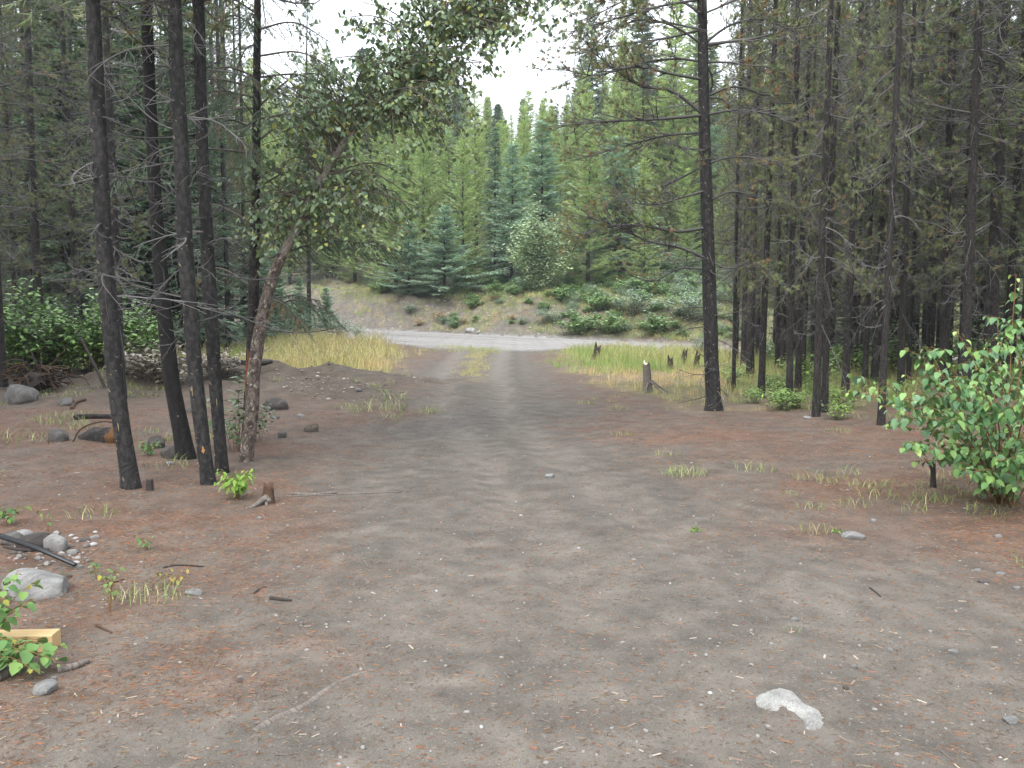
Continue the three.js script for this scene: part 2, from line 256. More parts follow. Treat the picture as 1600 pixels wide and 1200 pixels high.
const matTwig = new THREE.MeshStandardMaterial({ color: 0x7d7a78, roughness: 0.95, vertexColors: true });
const matNeedle = new THREE.MeshStandardMaterial({ vertexColors: true, roughness: 0.62, side: THREE.DoubleSide });
const matFar = new THREE.MeshPhysicalMaterial({ vertexColors: true, roughness: 0.95, side: THREE.DoubleSide, transmission: 0.35, thickness: 0 });
const matLeaf = new THREE.MeshPhysicalMaterial({ vertexColors: true, roughness: 0.55, side: THREE.DoubleSide, transmission: 0.22, thickness: 0 });
const matGrass = new THREE.MeshStandardMaterial({ vertexColors: true, roughness: 0.75, side: THREE.DoubleSide });
const rockTex = canvasTex(512, 512, (x, w, h) => { noiseFill(x, w, h, 31, 180, 100, 6); const r = rng(32); for (let k = 0; k < 2600; k++) { x.fillStyle = r() < 0.5 ? '#6e6c6a' : '#f0ede6'; x.globalAlpha = 0.5; x.beginPath(); x.arc(r() * w, r() * h, 0.6 + 2 * r(), 0, 6.3); x.fill(); } x.globalAlpha = 1; });
const rockBump = bumpOf(33, 10);
const rockMat = (hex) => new THREE.MeshStandardMaterial({ map: rockTex, color: hex, roughness: 0.9, bumpMap: rockBump, bumpScale: 0.012 });
const rockWhite = rockMat(0xcfcdca), rockGrey = rockMat(0x8f8b87), rockTan = rockMat(0x8f8372), rockDark = rockMat(0x6d6763);

// ---------------------------------------------------------------- plant builders
const GREEN = { pine: C(0.13, 0.17, 0.065), olive: C(0.19, 0.2, 0.09), brown: C(0.24, 0.14, 0.06), spruce: C(0.23, 0.36, 0.2), blue: C(0.32, 0.46, 0.31), yellow: C(0.47, 0.56, 0.2), mid: C(0.35, 0.47, 0.18), dark: C(0.11, 0.17, 0.1) };
function trunkPts(h, bend, r, n) { const bx = (r() - 0.5) * bend, bz = (r() - 0.5) * bend, ph = r() * 6, out = []; for (let k = 0; k <= n; k++) { const t = k / n; out.push(V(bx * t * t + 0.04 * bend * Math.sin(ph + t * 9), -0.25 + (h + 0.25) * t, bz * t * t + 0.04 * bend * Math.cos(ph * 1.3 + t * 8))); } return out; }
const onTrunk = (pts, h, y) => { const f = clamp((y + 0.25) / (h + 0.25), 0, 1) * (pts.length - 1), k = Math.min(pts.length - 2, Math.floor(f)); return pts[k].clone().lerp(pts[k + 1], f - k); };

// conifer seen from afar: whorls of branches with sprays of needles
function farConifer(o) {
  const r = rng(o.seed), wood = new MB(), fol = new MB(), pts = trunkPts(o.h, o.h * 0.03, r, 8);
  wood.tube(pts, (t) => o.r * (1 - t) ** 0.9 + 0.012, 7, { col: [1, 1, 1] });
  const br = new MB(), y0 = o.h * o.base;
  for (let y = y0; y < o.h * 0.99;) {
    const t = (y - y0) / (o.h - y0), prof = Math.min(1, (t + 0.1) * 6) * Math.pow(1 - t, o.pow) * o.spread + 0.08, n = 3 + Math.floor(r() * 3), a0 = r() * 6.3;
    for (let k = 0; k < n; k++) {
      const a = a0 + (k / n) * 6.283 + (r() - 0.5) * 0.7, len = prof * (0.62 + 0.55 * r()), e = lerp(o.e0, o.e1, t) + (r() - 0.5) * 0.25, c = Math.cos(a), sn = Math.sin(a), b = onTrunk(pts, o.h, y + (r() - 0.5) * 0.2), te = Math.tan(e);
      const q = (s) => V(b.x + c * len * s, b.y + len * (s * te - o.droop * s * s + o.lift * s * s * s), b.z + sn * len * s);
      br.tube([q(0), q(0.5), q(0.92)], [0.006 + 0.012 * len, 0.004 + 0.007 * len, 0.004], 3, { cap: false, col: [1, 1, 1] });
      const nt = Math.max(3, Math.ceil(len / o.gap)), bare = t < 0.2 ? 0.2 : 0.06;
      for (let m = 0; m < nt; m++) {
        const s = bare + (1 - bare) * (m + r() * 0.8) / nt, p = q(Math.min(1, s)), tl = o.twig * (1.15 - 0.55 * s) * (0.6 + 0.7 * r()), col = r() < o.deadness ? GREEN.brown : o.cols[Math.floor(r() * o.cols.length)];
        for (const sg of [-1, 1]) for (let z = 0; z < o.blades; z++) {
          const da = a + sg * (0.45 + 0.7 * r()), dy = (r() - 0.45) * 0.7 - o.hang * (0.5 + r()) + e * 0.6, l = Math.hypot(1, dy);
          fol.blade(p.x, p.y, p.z, Math.cos(da) / l, dy / l, Math.sin(da) / l, tl * (0.7 + 0.5 * r()), tl * o.fat, r, vary(col, r, 0.3));
        }
      }
      const p = q(0.9); for (let z = 0; z < 3; z++) { const da = a + (r() - 0.5) * 0.6, dy = te * 0.5 + (r() - 0.5) * 0.5, l = Math.hypot(1, dy); fol.blade(p.x, p.y, p.z, Math.cos(da) / l, dy / l, Math.sin(da) / l, o.twig * 0.8, o.twig * o.fat, r, vary(o.cols[0], r, 0.3)); }
    }
    y += o.step * (0.7 + 0.6 * r());
  }
  const top = onTrunk(pts, o.h, o.h); for (let k = 0; k < 10; k++) fol.blade(top.x, top.y - 0.05 * k, top.z, (r() - 0.5) * 0.7, 0.8, (r() - 0.5) * 0.7, o.twig * 0.6, o.twig * o.fat, r, vary(o.cols[0], r, 0.3));
  return { trunk: wood.smooth(false), branches: br.geo(), foliage: fol.geo() };
}
function plantTree(name, label, category, g, p, turn, scale, group, bark = barkPine, leaf = matNeedle) {
  const t = thing(name, label, category, p, group); t.rotation.y = turn; t.scale.set(...(Array.isArray(scale) ? scale : [scale, scale, scale]));
  part('trunk', g.trunk, bark, t); part('branches', g.branches, matTwig, t, 'stuff'); part('crown', g.foliage, leaf, t, 'stuff'); return t;
}
// a bare, curling dead branch with side twigs
function deadBranch(br, from, a, len, r, tone, rise = -0.1, rad = 0.0075) {
  const pts = [from.clone()], d = V(Math.cos(a), rise + (r() - 0.5) * 0.9, Math.sin(a)).normalize(), n = 7, wx = (r() - 0.5) * 1.6, wy = (r() - 0.5) * 1.0;
  for (let k = 1; k <= n; k++) { d.x += wx * 0.3 * Math.sin(a) + (r() - 0.5) * 0.3; d.z -= wx * 0.3 * Math.cos(a) + (r() - 0.5) * 0.3; d.y += wy * 0.35 + (r() - 0.5) * 0.25; d.normalize(); pts.push(pts[k - 1].clone().addScaledVector(d, len / n)); }
  br.tube(pts, (t) => rad * (1 - 0.8 * t) + 0.0016, 4, { cap: false, col: [tone, tone, tone] });
  const m = Math.floor(3 + len * 5 + r() * 2);
  for (let k = 0; k < m; k++) {
    const b = pts[1 + Math.floor(r() * (n - 1))].clone(), e = d.clone().add(V((r() - 0.5) * 2.4, (r() - 0.6) * 1.6, (r() - 0.5) * 2.4)).normalize(), q = [b], l = len * (0.15 + 0.3 * r()), curl = (r() - 0.5) * 1.9;
    for (let z = 1; z <= 4; z++) { e.y += curl * 0.4; e.x += (r() - 0.5) * 0.5; e.z += (r() - 0.5) * 0.5; e.normalize(); q.push(q[z - 1].clone().addScaledVector(e, l / 4)); }
    br.tube(q, (t) => rad * 0.34 * (1 - 0.7 * t) + 0.001, 3, { cap: false, col: [tone * 1.15, tone * 1.15, tone * 1.15] });
  }
  return pts;
}
// a living pine branch: limb, side shoots, bristly tufts at their ends
function liveBranch(br, fol, pts, rad, r, o) {
  br.tube(pts, (t) => rad * (1 - 0.8 * t) + 0.002, 4, { cap: false, col: [o.tone, o.tone, o.tone] });
  const n = pts.length, len = pts[0].distanceTo(pts[n - 1]);
  for (let k = 0; k < o.shoots; k++) {
    const f = (0.25 + 0.75 * (k + r()) / o.shoots) * (n - 1), i = Math.min(n - 2, Math.floor(f)), b = pts[i].clone().lerp(pts[i + 1], f - i), d = pts[i + 1].clone().sub(pts[i]).normalize().add(V((r() - 0.5) * 1.9, (r() - 0.4) * 1.2, (r() - 0.5) * 1.9)).normalize(), l = Math.min(0.7, len * 0.35) * (0.35 + 0.8 * r());
    const q = [b]; for (let z = 1; z <= 3; z++) { d.y += (r() - 0.4) * 0.35; d.x += (r() - 0.5) * 0.35; d.z += (r() - 0.5) * 0.35; d.normalize(); q.push(q[z - 1].clone().addScaledVector(d, l / 3)); }
    br.tube(q, [rad * 0.3 + 0.002, rad * 0.22 + 0.002, 0.003, 0.002], 3, { cap: false, col: [o.tone * 1.1, o.tone * 1.1, o.tone * 1.1] });
    for (let z = 0; z < o.tufts; z++) { const p = q[3].clone().lerp(q[1], r() * 0.55 * (z ? 1 : 0)), c = r() < o.brown ? GREEN.brown : r() < (o.olive ?? 0.45) ? GREEN.olive : GREEN.pine; fol.tuft(p, d, o.needles, o.len, o.wid, 0.85, r, c, 0.3); }
  }
}
// lodgepole pine: slim pole, dead lower branches, living ones above
function forestPine(o) {
  const r = rng(o.seed), wood = new MB(), br = new MB(), fol = new MB(), pts = trunkPts(o.h, o.bend, r, 22);
  wood.tube(pts, (t) => o.r * (1 - t) ** 0.75 + 0.01 + o.r * 0.4 * Math.exp(-t * o.h * 4), 11, { rough: 0.09, seed: o.seed, freq: 5 });
  for (let k = 0; k < o.dead; k++) { const y = o.d0 + (o.d1 - o.d0) * Math.pow(r(), 0.9), a = r() * 6.283; deadBranch(br, onTrunk(pts, o.h, y), a, 0.35 + 1.5 * r() ** 1.6, r, 0.3 + 0.95 * r() * r(), -0.2); }
  for (let k = 0; k < o.live; k++) {
    const t = (k + r()) / o.live, y = lerp(o.l0, o.h * 0.98, t), a = r() * 6.283, len = (o.spread * (1 - Math.max(0, t - 0.25) * 0.95)) * (0.55 + 0.6 * r()), b = onTrunk(pts, o.h, y), up = lerp(-0.3, 0.7, t) + (r() - 0.5) * 0.5, low = y < 11.5, pp = [b];
    let d = V(Math.cos(a), up, Math.sin(a)).normalize();
    for (let z = 1; z <= 5; z++) { d.add(V((r() - 0.5) * 0.6, (r() - 0.45) * 0.5, (r() - 0.5) * 0.6)).normalize(); pp.push(pp[z - 1].clone().addScaledVector(d, len / 5)); }
    liveBranch(br, fol, pp, 0.005 + 0.006 * len, r, low ? { shoots: Math.ceil(4 + len * 4), tufts: 3, needles: 13, len: 0.1, wid: 0.0046, brown: o.brown, olive: o.olive, tone: 0.45 } : { shoots: Math.ceil(4 + len * 2.4), tufts: 2, needles: 7, len: 0.17, wid: 0.014, brown: 0.06, olive: o.olive, tone: 0.6 });
  }
  return { trunk: wood.smooth(false), branches: br.geo(), foliage: fol.geo() };
}
// broad-leaved bush: stems from one foot and a cloud of small leaves
function bushGeo(o) {
  const r = rng(o.seed), br = new MB(), fol = new MB();
  for (let k = 0; k < o.stems; k++) {
    const a = r() * 6.283, lean = Math.sqrt(r()) * o.w * 0.5, h = o.h * (0.55 + 0.5 * r()) * (1 - 0.45 * (lean / (o.w * 0.5)) ** 2), tip = V(Math.cos(a) * lean, h, Math.sin(a) * lean);
    const pts = curve([V(Math.cos(a) * 0.05, -0.08, Math.sin(a) * 0.05), V(tip.x * 0.35 + (r() - 0.5) * 0.12 * o.w, h * 0.5, tip.z * 0.35 + (r() - 0.5) * 0.12 * o.w), tip], 6);
    br.tube(pts, (t) => o.sr * (1 - 0.8 * t), 4, { cap: false, col: [0.75, 0.62, 0.5] });
    const per = Math.ceil(o.leaves / o.stems);
    for (let z = 0; z < per; z++) {
      const f = (o.low + (1 - o.low) * Math.sqrt(r())) * 6, i = Math.min(5, Math.floor(f)), p = pts[i].clone().lerp(pts[i + 1], f - i).add(V((r() - 0.5) * o.fluff, (r() - 0.5) * o.fluff, (r() - 0.5) * o.fluff));
      if (p.y < 0.02) p.y = 0.02 + r() * 0.1;
      const b = r() * 6.283, d = V(Math.cos(b), (r() - 0.55) * 1.1, Math.sin(b)).normalize(), up = V((r() - 0.5) * 0.8, 1, (r() - 0.5) * 0.8), l = o.leaf * (0.6 + 0.7 * r());
      if (o.simple) fol.blade(p.x, p.y, p.z, d.x, d.y, d.z, l, l * o.ratio * 0.5, r, vary(o.cols[Math.floor(r() * o.cols.length)], r, 0.28));
      else fol.leaf(p, d, up, l, l * o.ratio, 0.15, vary(o.cols[Math.floor(r() * o.cols.length)], r, 0.22));
    }
  }
  return { branches: br.geo(), foliage: fol.geo() };
}
function plantBush(name, label, category, g, p, turn, scale, group) { const t = thing(name, label, category, p, group); t.rotation.y = turn; t.scale.set(...(Array.isArray(scale) ? scale : [scale, scale, scale])); part('stems', g.branches, matTwig, t, 'stuff'); part('foliage', g.foliage, matLeaf, t, 'stuff'); return t; }

// ---------------------------------------------------------------- hillside conifers across the road
const far = [];
const FK = {
  larch: [{ h: 17, r: 0.17, base: 0.04, spread: 3.0, pow: 0.95, e0: 0.1, e1: 0.75, droop: 0.15, lift: 0.2, gap: 0.12, twig: 0.5, fat: 0.085, blades: 3, hang: 0.05, step: 0.3, deadness: 0.03, cols: [GREEN.yellow, GREEN.mid, GREEN.yellow] }, { h: 15, r: 0.16, base: 0.03, spread: 3.1, pow: 1.0, e0: 0.15, e1: 0.8, droop: 0.1, lift: 0.2, gap: 0.12, twig: 0.52, fat: 0.085, blades: 3, hang: 0.0, step: 0.33, deadness: 0.05, cols: [GREEN.mid, GREEN.yellow, GREEN.mid] }],
  pine: [{ h: 18, r: 0.18, base: 0.08, spread: 2.8, pow: 0.85, e0: 0.05, e1: 0.8, droop: 0.15, lift: 0.25, gap: 0.13, twig: 0.5, fat: 0.09, blades: 3, hang: 0, step: 0.36, deadness: 0.08, cols: [GREEN.mid, GREEN.olive, GREEN.mid] }, { h: 16, r: 0.16, base: 0.06, spread: 2.5, pow: 0.85, e0: 0.05, e1: 0.7, droop: 0.1, lift: 0.2, gap: 0.13, twig: 0.5, fat: 0.09, blades: 3, hang: 0, step: 0.34, deadness: 0.1, cols: [GREEN.olive, GREEN.mid, GREEN.pine] }],
  fir: [{ h: 21, r: 0.22, base: 0.05, spread: 3.3, pow: 1.0, e0: -0.05, e1: 0.5, droop: 0.3, lift: 0.1, gap: 0.15, twig: 0.6, fat: 0.12, blades: 3, hang: 0.25, step: 0.38, deadness: 0.02, cols: [GREEN.dark, GREEN.spruce, GREEN.dark] }, { h: 18, r: 0.2, base: 0.06, spread: 3.1, pow: 1.0, e0: -0.05, e1: 0.55, droop: 0.3, lift: 0.12, gap: 0.15, twig: 0.58, fat: 0.12, blades: 3, hang: 0.25, step: 0.36, deadness: 0.02, cols: [GREEN.spruce, GREEN.dark] }],
  spruce: [{ h: 9, r: 0.13, base: 0.02, spread: 3.2, pow: 1.0, e0: -0.1, e1: 0.6, droop: 0.3, lift: 0.25, gap: 0.1, twig: 0.42, fat: 0.12, blades: 3, hang: 0.2, step: 0.22, deadness: 0.01, cols: [GREEN.blue, GREEN.spruce, GREEN.blue] }, { h: 5.4, r: 0.08, base: 0.01, spread: 2.2, pow: 1.0, e0: -0.05, e1: 0.7, droop: 0.25, lift: 0.25, gap: 0.08, twig: 0.32, fat: 0.12, blades: 3, hang: 0.15, step: 0.16, deadness: 0.01, cols: [GREEN.blue, GREEN.spruce] }],
};
const FG = {}; let fseed = 100; for (const k in FK) FG[k] = FK[k].map((o) => ({ ...farConifer({ ...o, seed: fseed++ }), h: o.h }));
// one sapling has gone orange
const orangeSapling = farConifer({ h: 4.2, r: 0.05, base: 0.1, spread: 0.9, pow: 0.8, e0: 0.1, e1: 0.7, droop: 0.1, lift: 0.1, gap: 0.12, twig: 0.3, fat: 0.1, blades: 2, hang: 0, step: 0.22, deadness: 0.1, seed: 150, cols: [C(0.42, 0.24, 0.05), C(0.4, 0.3, 0.08), GREEN.yellow] });
function hillTree(kind, v, x, d, tall, turn, label, group) { const g = FG[kind][v], s = tall / g.h; far.push([x, d]); return plantTree(kind + '_tree', label, 'tree', g, P(x, d), turn, [s * (0.88 + 0.65 * ((turn * 7) % 1)), s, s * (0.88 + 0.65 * ((turn * 7) % 1))], group, barkPine, matFar); }
const pxAt = (px, d) => (px - CX) / FOCAL * d;
hillTree('spruce', 1, pxAt(695, 56), 56, 5.3, 1.1, 'small bluish green spruce at the bank top, broad to the ground');
hillTree('spruce', 0, pxAt(800, 60), 60, 9.2, 2.3, 'broad blue green spruce just behind the round bush');
hillTree('spruce', 0, pxAt(846, 66), 66, 10.6, 3.9, 'slender pale blue green spruce above the round bush');
hillTree('spruce', 0, pxAt(962, 62), 62, 9.0, 0.7, 'pale blue green spruce half hidden by the foreground pine branches');
hillTree('spruce', 1, pxAt(640, 57), 57, 4.4, 5.1, 'smaller dark spruce beside the bank, nearest the leaning tree');
{ const t = plantTree('larch_sapling', 'thin orange and yellow larch sapling among green hillside conifers', 'tree', orangeSapling, P(pxAt(886, 59.5), 59.5), 0.4, 1.25, null, barkPine, matFar); far.push([t.position.x, 59.5]); }
hillTree('larch', 0, pxAt(745, 68), 68, 13.5, 0.3, 'tall yellow green larch rising left of the blue green spruces');
hillTree('larch', 1, pxAt(663, 66), 66, 11.5, 1.9, 'feathery yellow green larch just behind the small bluish spruce');
hillTree('larch', 0, pxAt(912, 78), 78, 15, 2.6, 'tallest yellow green larch in the gap under the open sky');
hillTree('larch', 1, pxAt(862, 84), 84, 11.5, 4.6, 'yellow green larch standing directly below the white sky gap');
for (const [px, d, k, h, label] of [[925, 92, 'fir', 21, 'tall dark fir at the right of the sky gap'], [965, 84, 'larch', 20, 'tall yellow green larch behind the upper pine limbs'], [1005, 90, 'fir', 22, 'dark fir rising behind the highest pine limbs'], [1045, 80, 'larch', 20, 'yellow green larch just left of the foreground pine trunk'], [1080, 88, 'pine', 21, 'olive pine directly behind the foreground pine trunk'], [700, 96, 'fir', 18, 'dark fir behind the leaves of the leaning tree'], [640, 88, 'larch', 17, 'yellow green larch behind the leaves of the leaning tree'], [580, 92, 'fir', 19, 'dark fir behind the stem of the leaning tree'], [520, 84, 'pine', 18, 'olive pine left of the leaning stem across the road']]) hillTree(k, 0, pxAt(px, d), d, h, px * 0.31, label);
{
  const r = rng(77), kinds = ['larch', 'pine', 'fir', 'spruce'];
  const labels = { larch: 'yellow green larch among the conifers on the hillside across the road', pine: 'olive green pine among the conifers on the hillside across the road', fir: 'dark green fir among the conifers on the hillside across the road', spruce: 'small blue green spruce low on the hillside across the road' };
  const put = (x, d) => {
    const q = r(), back = sstep(85, 150, d + (r() - 0.5) * 40), k = q < lerp(0.6, 0.25, back) ? 'larch' : q < lerp(0.86, 0.45, back) ? 'pine' : q < lerp(0.92, 1, back) || d > 95 ? 'fir' : 'spruce';
    const tall = Math.abs(x / d) > 0.28 ? 15 + 4 * r() : k === 'spruce' ? 4 + 5 * r() : lerp(k === 'fir' ? 10 : 9, 16.5, sstep(55, 110, d)) * (0.55 + 0.65 * r());
    hillTree(k, r() < 0.5 ? 0 : 1, x, d, x / d > -0.045 && x / d < 0.06 && d > 75 ? Math.min(tall, 12.5) : tall, r() * 6.28, labels[k], (k === 'larch' ? 'larche' : k) + 's on the hillside across the road');
  };
  const ok = (x, d, m) => far.every(([a, b]) => (a - x) ** 2 + (b - d) ** 2 > m * m);
  for (let k = 0, n = 0; k < 6000 && n < 120; k++) { const d = 55.5 + 60 * r(), px = 400 + 740 * r(), x = pxAt(px, d); if (roadS(x, d) < 9.5 || !ok(x, d, 2.5)) continue; if (d < 64 && px > 560 && px < 900 && Math.abs(px - 842) < 55) continue; put(x, d); n++; }
  for (let k = 0, n = 0; k < 4000 && n < 130; k++) { const d = 112 + 105 * r(), x = pxAt(380 + 780 * r(), d); if (!ok(x, d, 4.5)) continue; put(x, d); n++; }
  for (let k = 0, n = 0; k < 6000 && n < 110; k++) { const d = 40 + 80 * Math.sqrt(r()), px = r() < 0.5 ? -150 + 570 * r() : 1120 + 640 * r(), x = pxAt(px, d); if (roadS(x, d) < 7 || !ok(x, d, 3.6)) continue; put(x, d); n++; }
}
// bushes on the bank and at its foot
const BUSH = {
  round: bushGeo({ seed: 201, stems: 34, w: 4.1, h: 4.7, sr: 0.03, leaves: 16000, low: 0.05, fluff: 0.8, leaf: 0.19, ratio: 0.5, simple: true, cols: [C(0.34, 0.44, 0.24), C(0.29, 0.39, 0.22), C(0.4, 0.48, 0.26)] }),
  green: bushGeo({ seed: 202, stems: 20, w: 1.5, h: 1.0, sr: 0.01, leaves: 1500, low: 0.15, fluff: 0.25, leaf: 0.11, ratio: 0.6, simple: true, cols: [C(0.2, 0.33, 0.1), C(0.26, 0.38, 0.12), C(0.16, 0.27, 0.1)] }),
  grey: bushGeo({ seed: 203, stems: 18, w: 1.7, h: 1.3, sr: 0.01, leaves: 1500, low: 0.15, fluff: 0.3, leaf: 0.1, ratio: 0.4, simple: true, cols: [C(0.28, 0.36, 0.25), C(0.23, 0.32, 0.2)] }),
  under: bushGeo({ seed: 204, stems: 16, w: 1.4, h: 1.25, sr: 0.009, leaves: 700, low: 0.2, fluff: 0.32, leaf: 0.085, ratio: 0.62, simple: false, cols: [C(0.17, 0.31, 0.07), C(0.22, 0.36, 0.08), C(0.13, 0.24, 0.06)] }),
  under2: bushGeo({ seed: 205, stems: 13, w: 1.2, h: 0.8, sr: 0.008, leaves: 480, low: 0.2, fluff: 0.28, leaf: 0.08, ratio: 0.6, simple: false, cols: [C(0.22, 0.36, 0.07), C(0.28, 0.42, 0.08), C(0.17, 0.28, 0.06)] }),
  orange: bushGeo({ seed: 206, stems: 14, w: 1.0, h: 0.5, sr: 0.006, leaves: 500, low: 0.1, fluff: 0.2, leaf: 0.1, ratio: 0.4, simple: true, cols: [C(0.36, 0.22, 0.1), C(0.36, 0.28, 0.12), C(0.26, 0.2, 0.09)] }),
};
const onBank = (px, py) => G(px, py);
plantBush('round_bush', 'big rounded grey green bush at the top of the bank', 'bush', BUSH.round, P(pxAt(842, 55), 55), 0.6, [1.1, 1.18, 1.1]);
for (const [px, py, k, s, label] of [
  [990, 492, 'grey', 1.5, 'silvery grey green shrub on the bank right of the round bush'], [960, 520, 'green', 1.3, 'bright green shrub at the foot of the bank beside the road'], [905, 522, 'green', 1.5, 'dense green shrub spilling to the road edge below the round bush'],
  [1025, 522, 'green', 1.4, 'wide green shrub at the bank foot near the foreground pine'], [855, 505, 'grey', 0.9, 'low grey green shrub on the bank right below the round bush'], [880, 470, 'green', 1.1, 'low green shrub on the bank crest right of the round bush'],
  [742, 480, 'green', 0.8, 'bright little green shrub on the bare crest of the bank'], [640, 490, 'grey', 0.7, 'dull green low shrub on the left part of the bare bank'], [598, 458, 'green', 1.2, 'pale leafy shrub on the bank crest, leftmost in the gap'],
  [672, 458, 'green', 0.9, 'low green shrub at the foot of the small bluish spruce'], [775, 458, 'green', 0.9, 'low green shrub between spruce and round bush'], [1075, 500, 'grey', 1.6, 'grey green shrub on the bank just left of the foreground pine trunk'],
  [935, 485, 'green', 1.2, 'mid green shrub halfway up the bank under the pine branches'], [1000, 462, 'green', 1.6, 'tall green shrub on the bank crest behind the pine branches'],
]) plantBush('bank_shrub', label, 'shrub', BUSH[k], onBank(px, py), px * 0.37, [s * 1.2, s * 0.85, s * 1.2]);
for (const [px, py, s, label] of [[687, 500, 1.1, 'rusty orange dry plant on the bare bank, larger one'], [725, 506, 0.7, 'rusty orange dry plant on the bank near the white boulder'], [655, 508, 0.8, 'orange dry plant low on the bank left of the white boulder'], [800, 500, 0.7, 'small orange brown dry plant on the bank right of the white boulder'], [770, 470, 0.8, 'orange brown dry plant on the bank crest by the spruce']]) plantBush('dry_plant', label, 'plant', BUSH.orange, onBank(px, py), px, s);

// ---------------------------------------------------------------- forests left and right of the driveway
const PG = [0, 1, 2, 3, 4, 5].map((k) => forestPine({ seed: 300 + k, h: 15.5 + (k % 3) * 1.5, r: 0.1 + 0.012 * (k % 3), bend: 0.5, dead: 80, d0: 1.3, d1: 9, live: 92, l0: [2.2, 2.6, 3.6, 2.4, 3, 4.4][k], spread: 1.7, brown: [0.05, 0.12, 0.05, 0.12, 0.06, 0.09][k], olive: [0.1, 0.5, 0.12, 0.55, 0.1, 0.45][k] }));
const woods = [];
let pineNo = 0;
function pine(x, d, turn, s, label, group, v = pineNo++ % 6, bark = barkPine, lean = [0, 0]) { woods.push([x, d]); const t = plantTree('pine_tree', label, 'tree', PG[v], P(x, d, -0.02), turn, s, group, bark); t.rotation.set(lean[1], turn, lean[0]); return t; }
// trunks on the right that the photograph shows one by one: foot x, foot y, width in pixels
for (const [px, py, w, label] of [
  [1190, 620, 13, 'first slim dark pine to the right of the foreground pine'], [1233, 627, 13, 'dark pine trunk left of the close pair at the needle covered edge'], [1246, 613, 12, 'pine trunk half hidden just behind another dark trunk'],
  [1276, 651, 14, 'left trunk of the close pair of pines at the edge of the yard'], [1289, 644, 13, 'right trunk of the close pair of pines at the edge of the yard'], [1321, 620, 14, 'single straight dark pine right of the close pair'],
  [1351, 606, 11, 'thin pine trunk beside the yellowing leaves in the dark wood'], [1367, 606, 14, 'dark pine trunk left of the thin crooked one'], [1377, 664, 9, 'thin crooked pine stem standing before the dark wood'],
  [1420, 600, 9, 'pale thin pine trunk deep between the darker ones'], [1472, 612, 18, 'black pine trunk behind the top of the poplar shrub'], [1503, 640, 19, 'thick grey pine trunk rising behind the poplar shrub'], [1545, 622, 24, 'stoutest dark pine trunk behind the poplar shrub'],
  [1256, 594, 7, 'thin pale leaning pine pole between darker trunks'], [1160, 572, 9, 'thin grey pine just right of the foreground pine, farther back'], [1146, 612, 7, 'thinnest dark pole standing just right of the foreground pine'],
]) { const g = G(px, py), v = pineNo++ % 6, want = w / FOCAL * -g.z / 2 * 0.76, s = clamp(want / (0.1 + 0.012 * (v % 3)), 0.34, 1.6); pine(g.x, -g.z, px * 1.7, [s, clamp(0.75 + s * 0.3, 0.85, 1.15), s], label, null, v, barkPine, [(r => (r - 0.5) * 0.03)(hash2(px, py, 1)), 0]); }
{
  const r = rng(401), ok = (x, d, m) => woods.every(([a, b]) => (a - x) ** 2 + (b - d) ** 2 > m * m);
  for (let k = 0, n = 0; k < 20000 && n < 110; k++) {                     // right wood
    const d = 15.5 + 24 * r(), px = 1150 + 620 * r(), x = pxAt(px, d); if (roadS(x, d) > -9 || !ok(x, d, 0.95)) continue; if (px < 1400 && d < 19.5) continue;
    pine(x, d, r() * 6.28, (s0 => [s0, 0.75 + 0.3 * r(), s0])(0.36 + 0.4 * r()), 'dark pine deep in the shaded wood right of the driveway', 'pines in the shaded wood right of the driveway'); n++;
  }
  for (let k = 0, n = 0; k < 4000 && n < 22; k++) { const d = 4 + 17 * r(), x = Math.max(4.2 + d * 0.32, pxAt(1600, d) + 0.8) + 9 * r(); if (!ok(x, d, 1.9)) continue; pine(x, d, r() * 6.28, 0.9 + 0.3 * r(), 'pine at the edge of the yard past the poplar shrub', 'pines beside the yard past the poplar shrub'); n++; }
  for (let k = 0, n = 0; k < 12000 && n < 74; k++) {                     // left wood
    const d = 20.5 + 19 * r(), px = -170 + 560 * r(), x = pxAt(px, d); if (roadS(x, d) > -8.5 || !ok(x, d, 1.25)) continue; if (px > 200 && d < 27) continue; if (px > 230 && r() < 0.6) continue;
    pine(x, d, r() * 6.28, (s0 => [s0, 0.75 + 0.3 * r(), s0])(0.45 + 0.42 * r()), 'dark pine in the shaded wood behind the dirt mound', 'pines in the shaded wood behind the dirt mound', (n % 3) * 2); n++;
  }
  for (let k = 0, n = 0; k < 4000 && n < 20; k++) { const d = 3 + 17 * r(), x = -Math.max(4.6 + d * 0.3, -pxAt(0, d) + 0.9) - 9 * r(); if (!ok(x, d, 2)) continue; pine(x, d, r() * 6.28, 0.9 + 0.3 * r(), 'pine at the edge of the yard past the stone pile', 'pines beside the yard past the stone pile'); n++; }
}
{
  const r = rng(450);
  for (let k = 0, n = 0; k < 3000 && n < 34; k++) { const left = n < 24, d = left ? 25 + 14 * r() : 31 + 9 * r(), px = left ? -120 + 540 * r() : 1230 + 420 * r(), x = pxAt(px, d); if (roadS(x, d) > -8 || woods.some(([a, b]) => (a - x) ** 2 + (b - d) ** 2 < 0.8) || (px > 330 && d < 31)) continue; woods.push([x, d]); const g = FG.fir[n % 2], sc = (px > 330 ? 6 : 9 + 5 * r()) / g.h; plantTree('fir_tree', left ? 'dark green fir filling the wood behind the dirt mound' : 'dark green fir filling the back of the right wood', 'tree', g, P(x, d), r() * 6.28, [sc, sc, sc], left ? 'firs in the wood behind the dirt mound' : 'firs at the back of the right wood', barkPine, matFar); n++; }
}
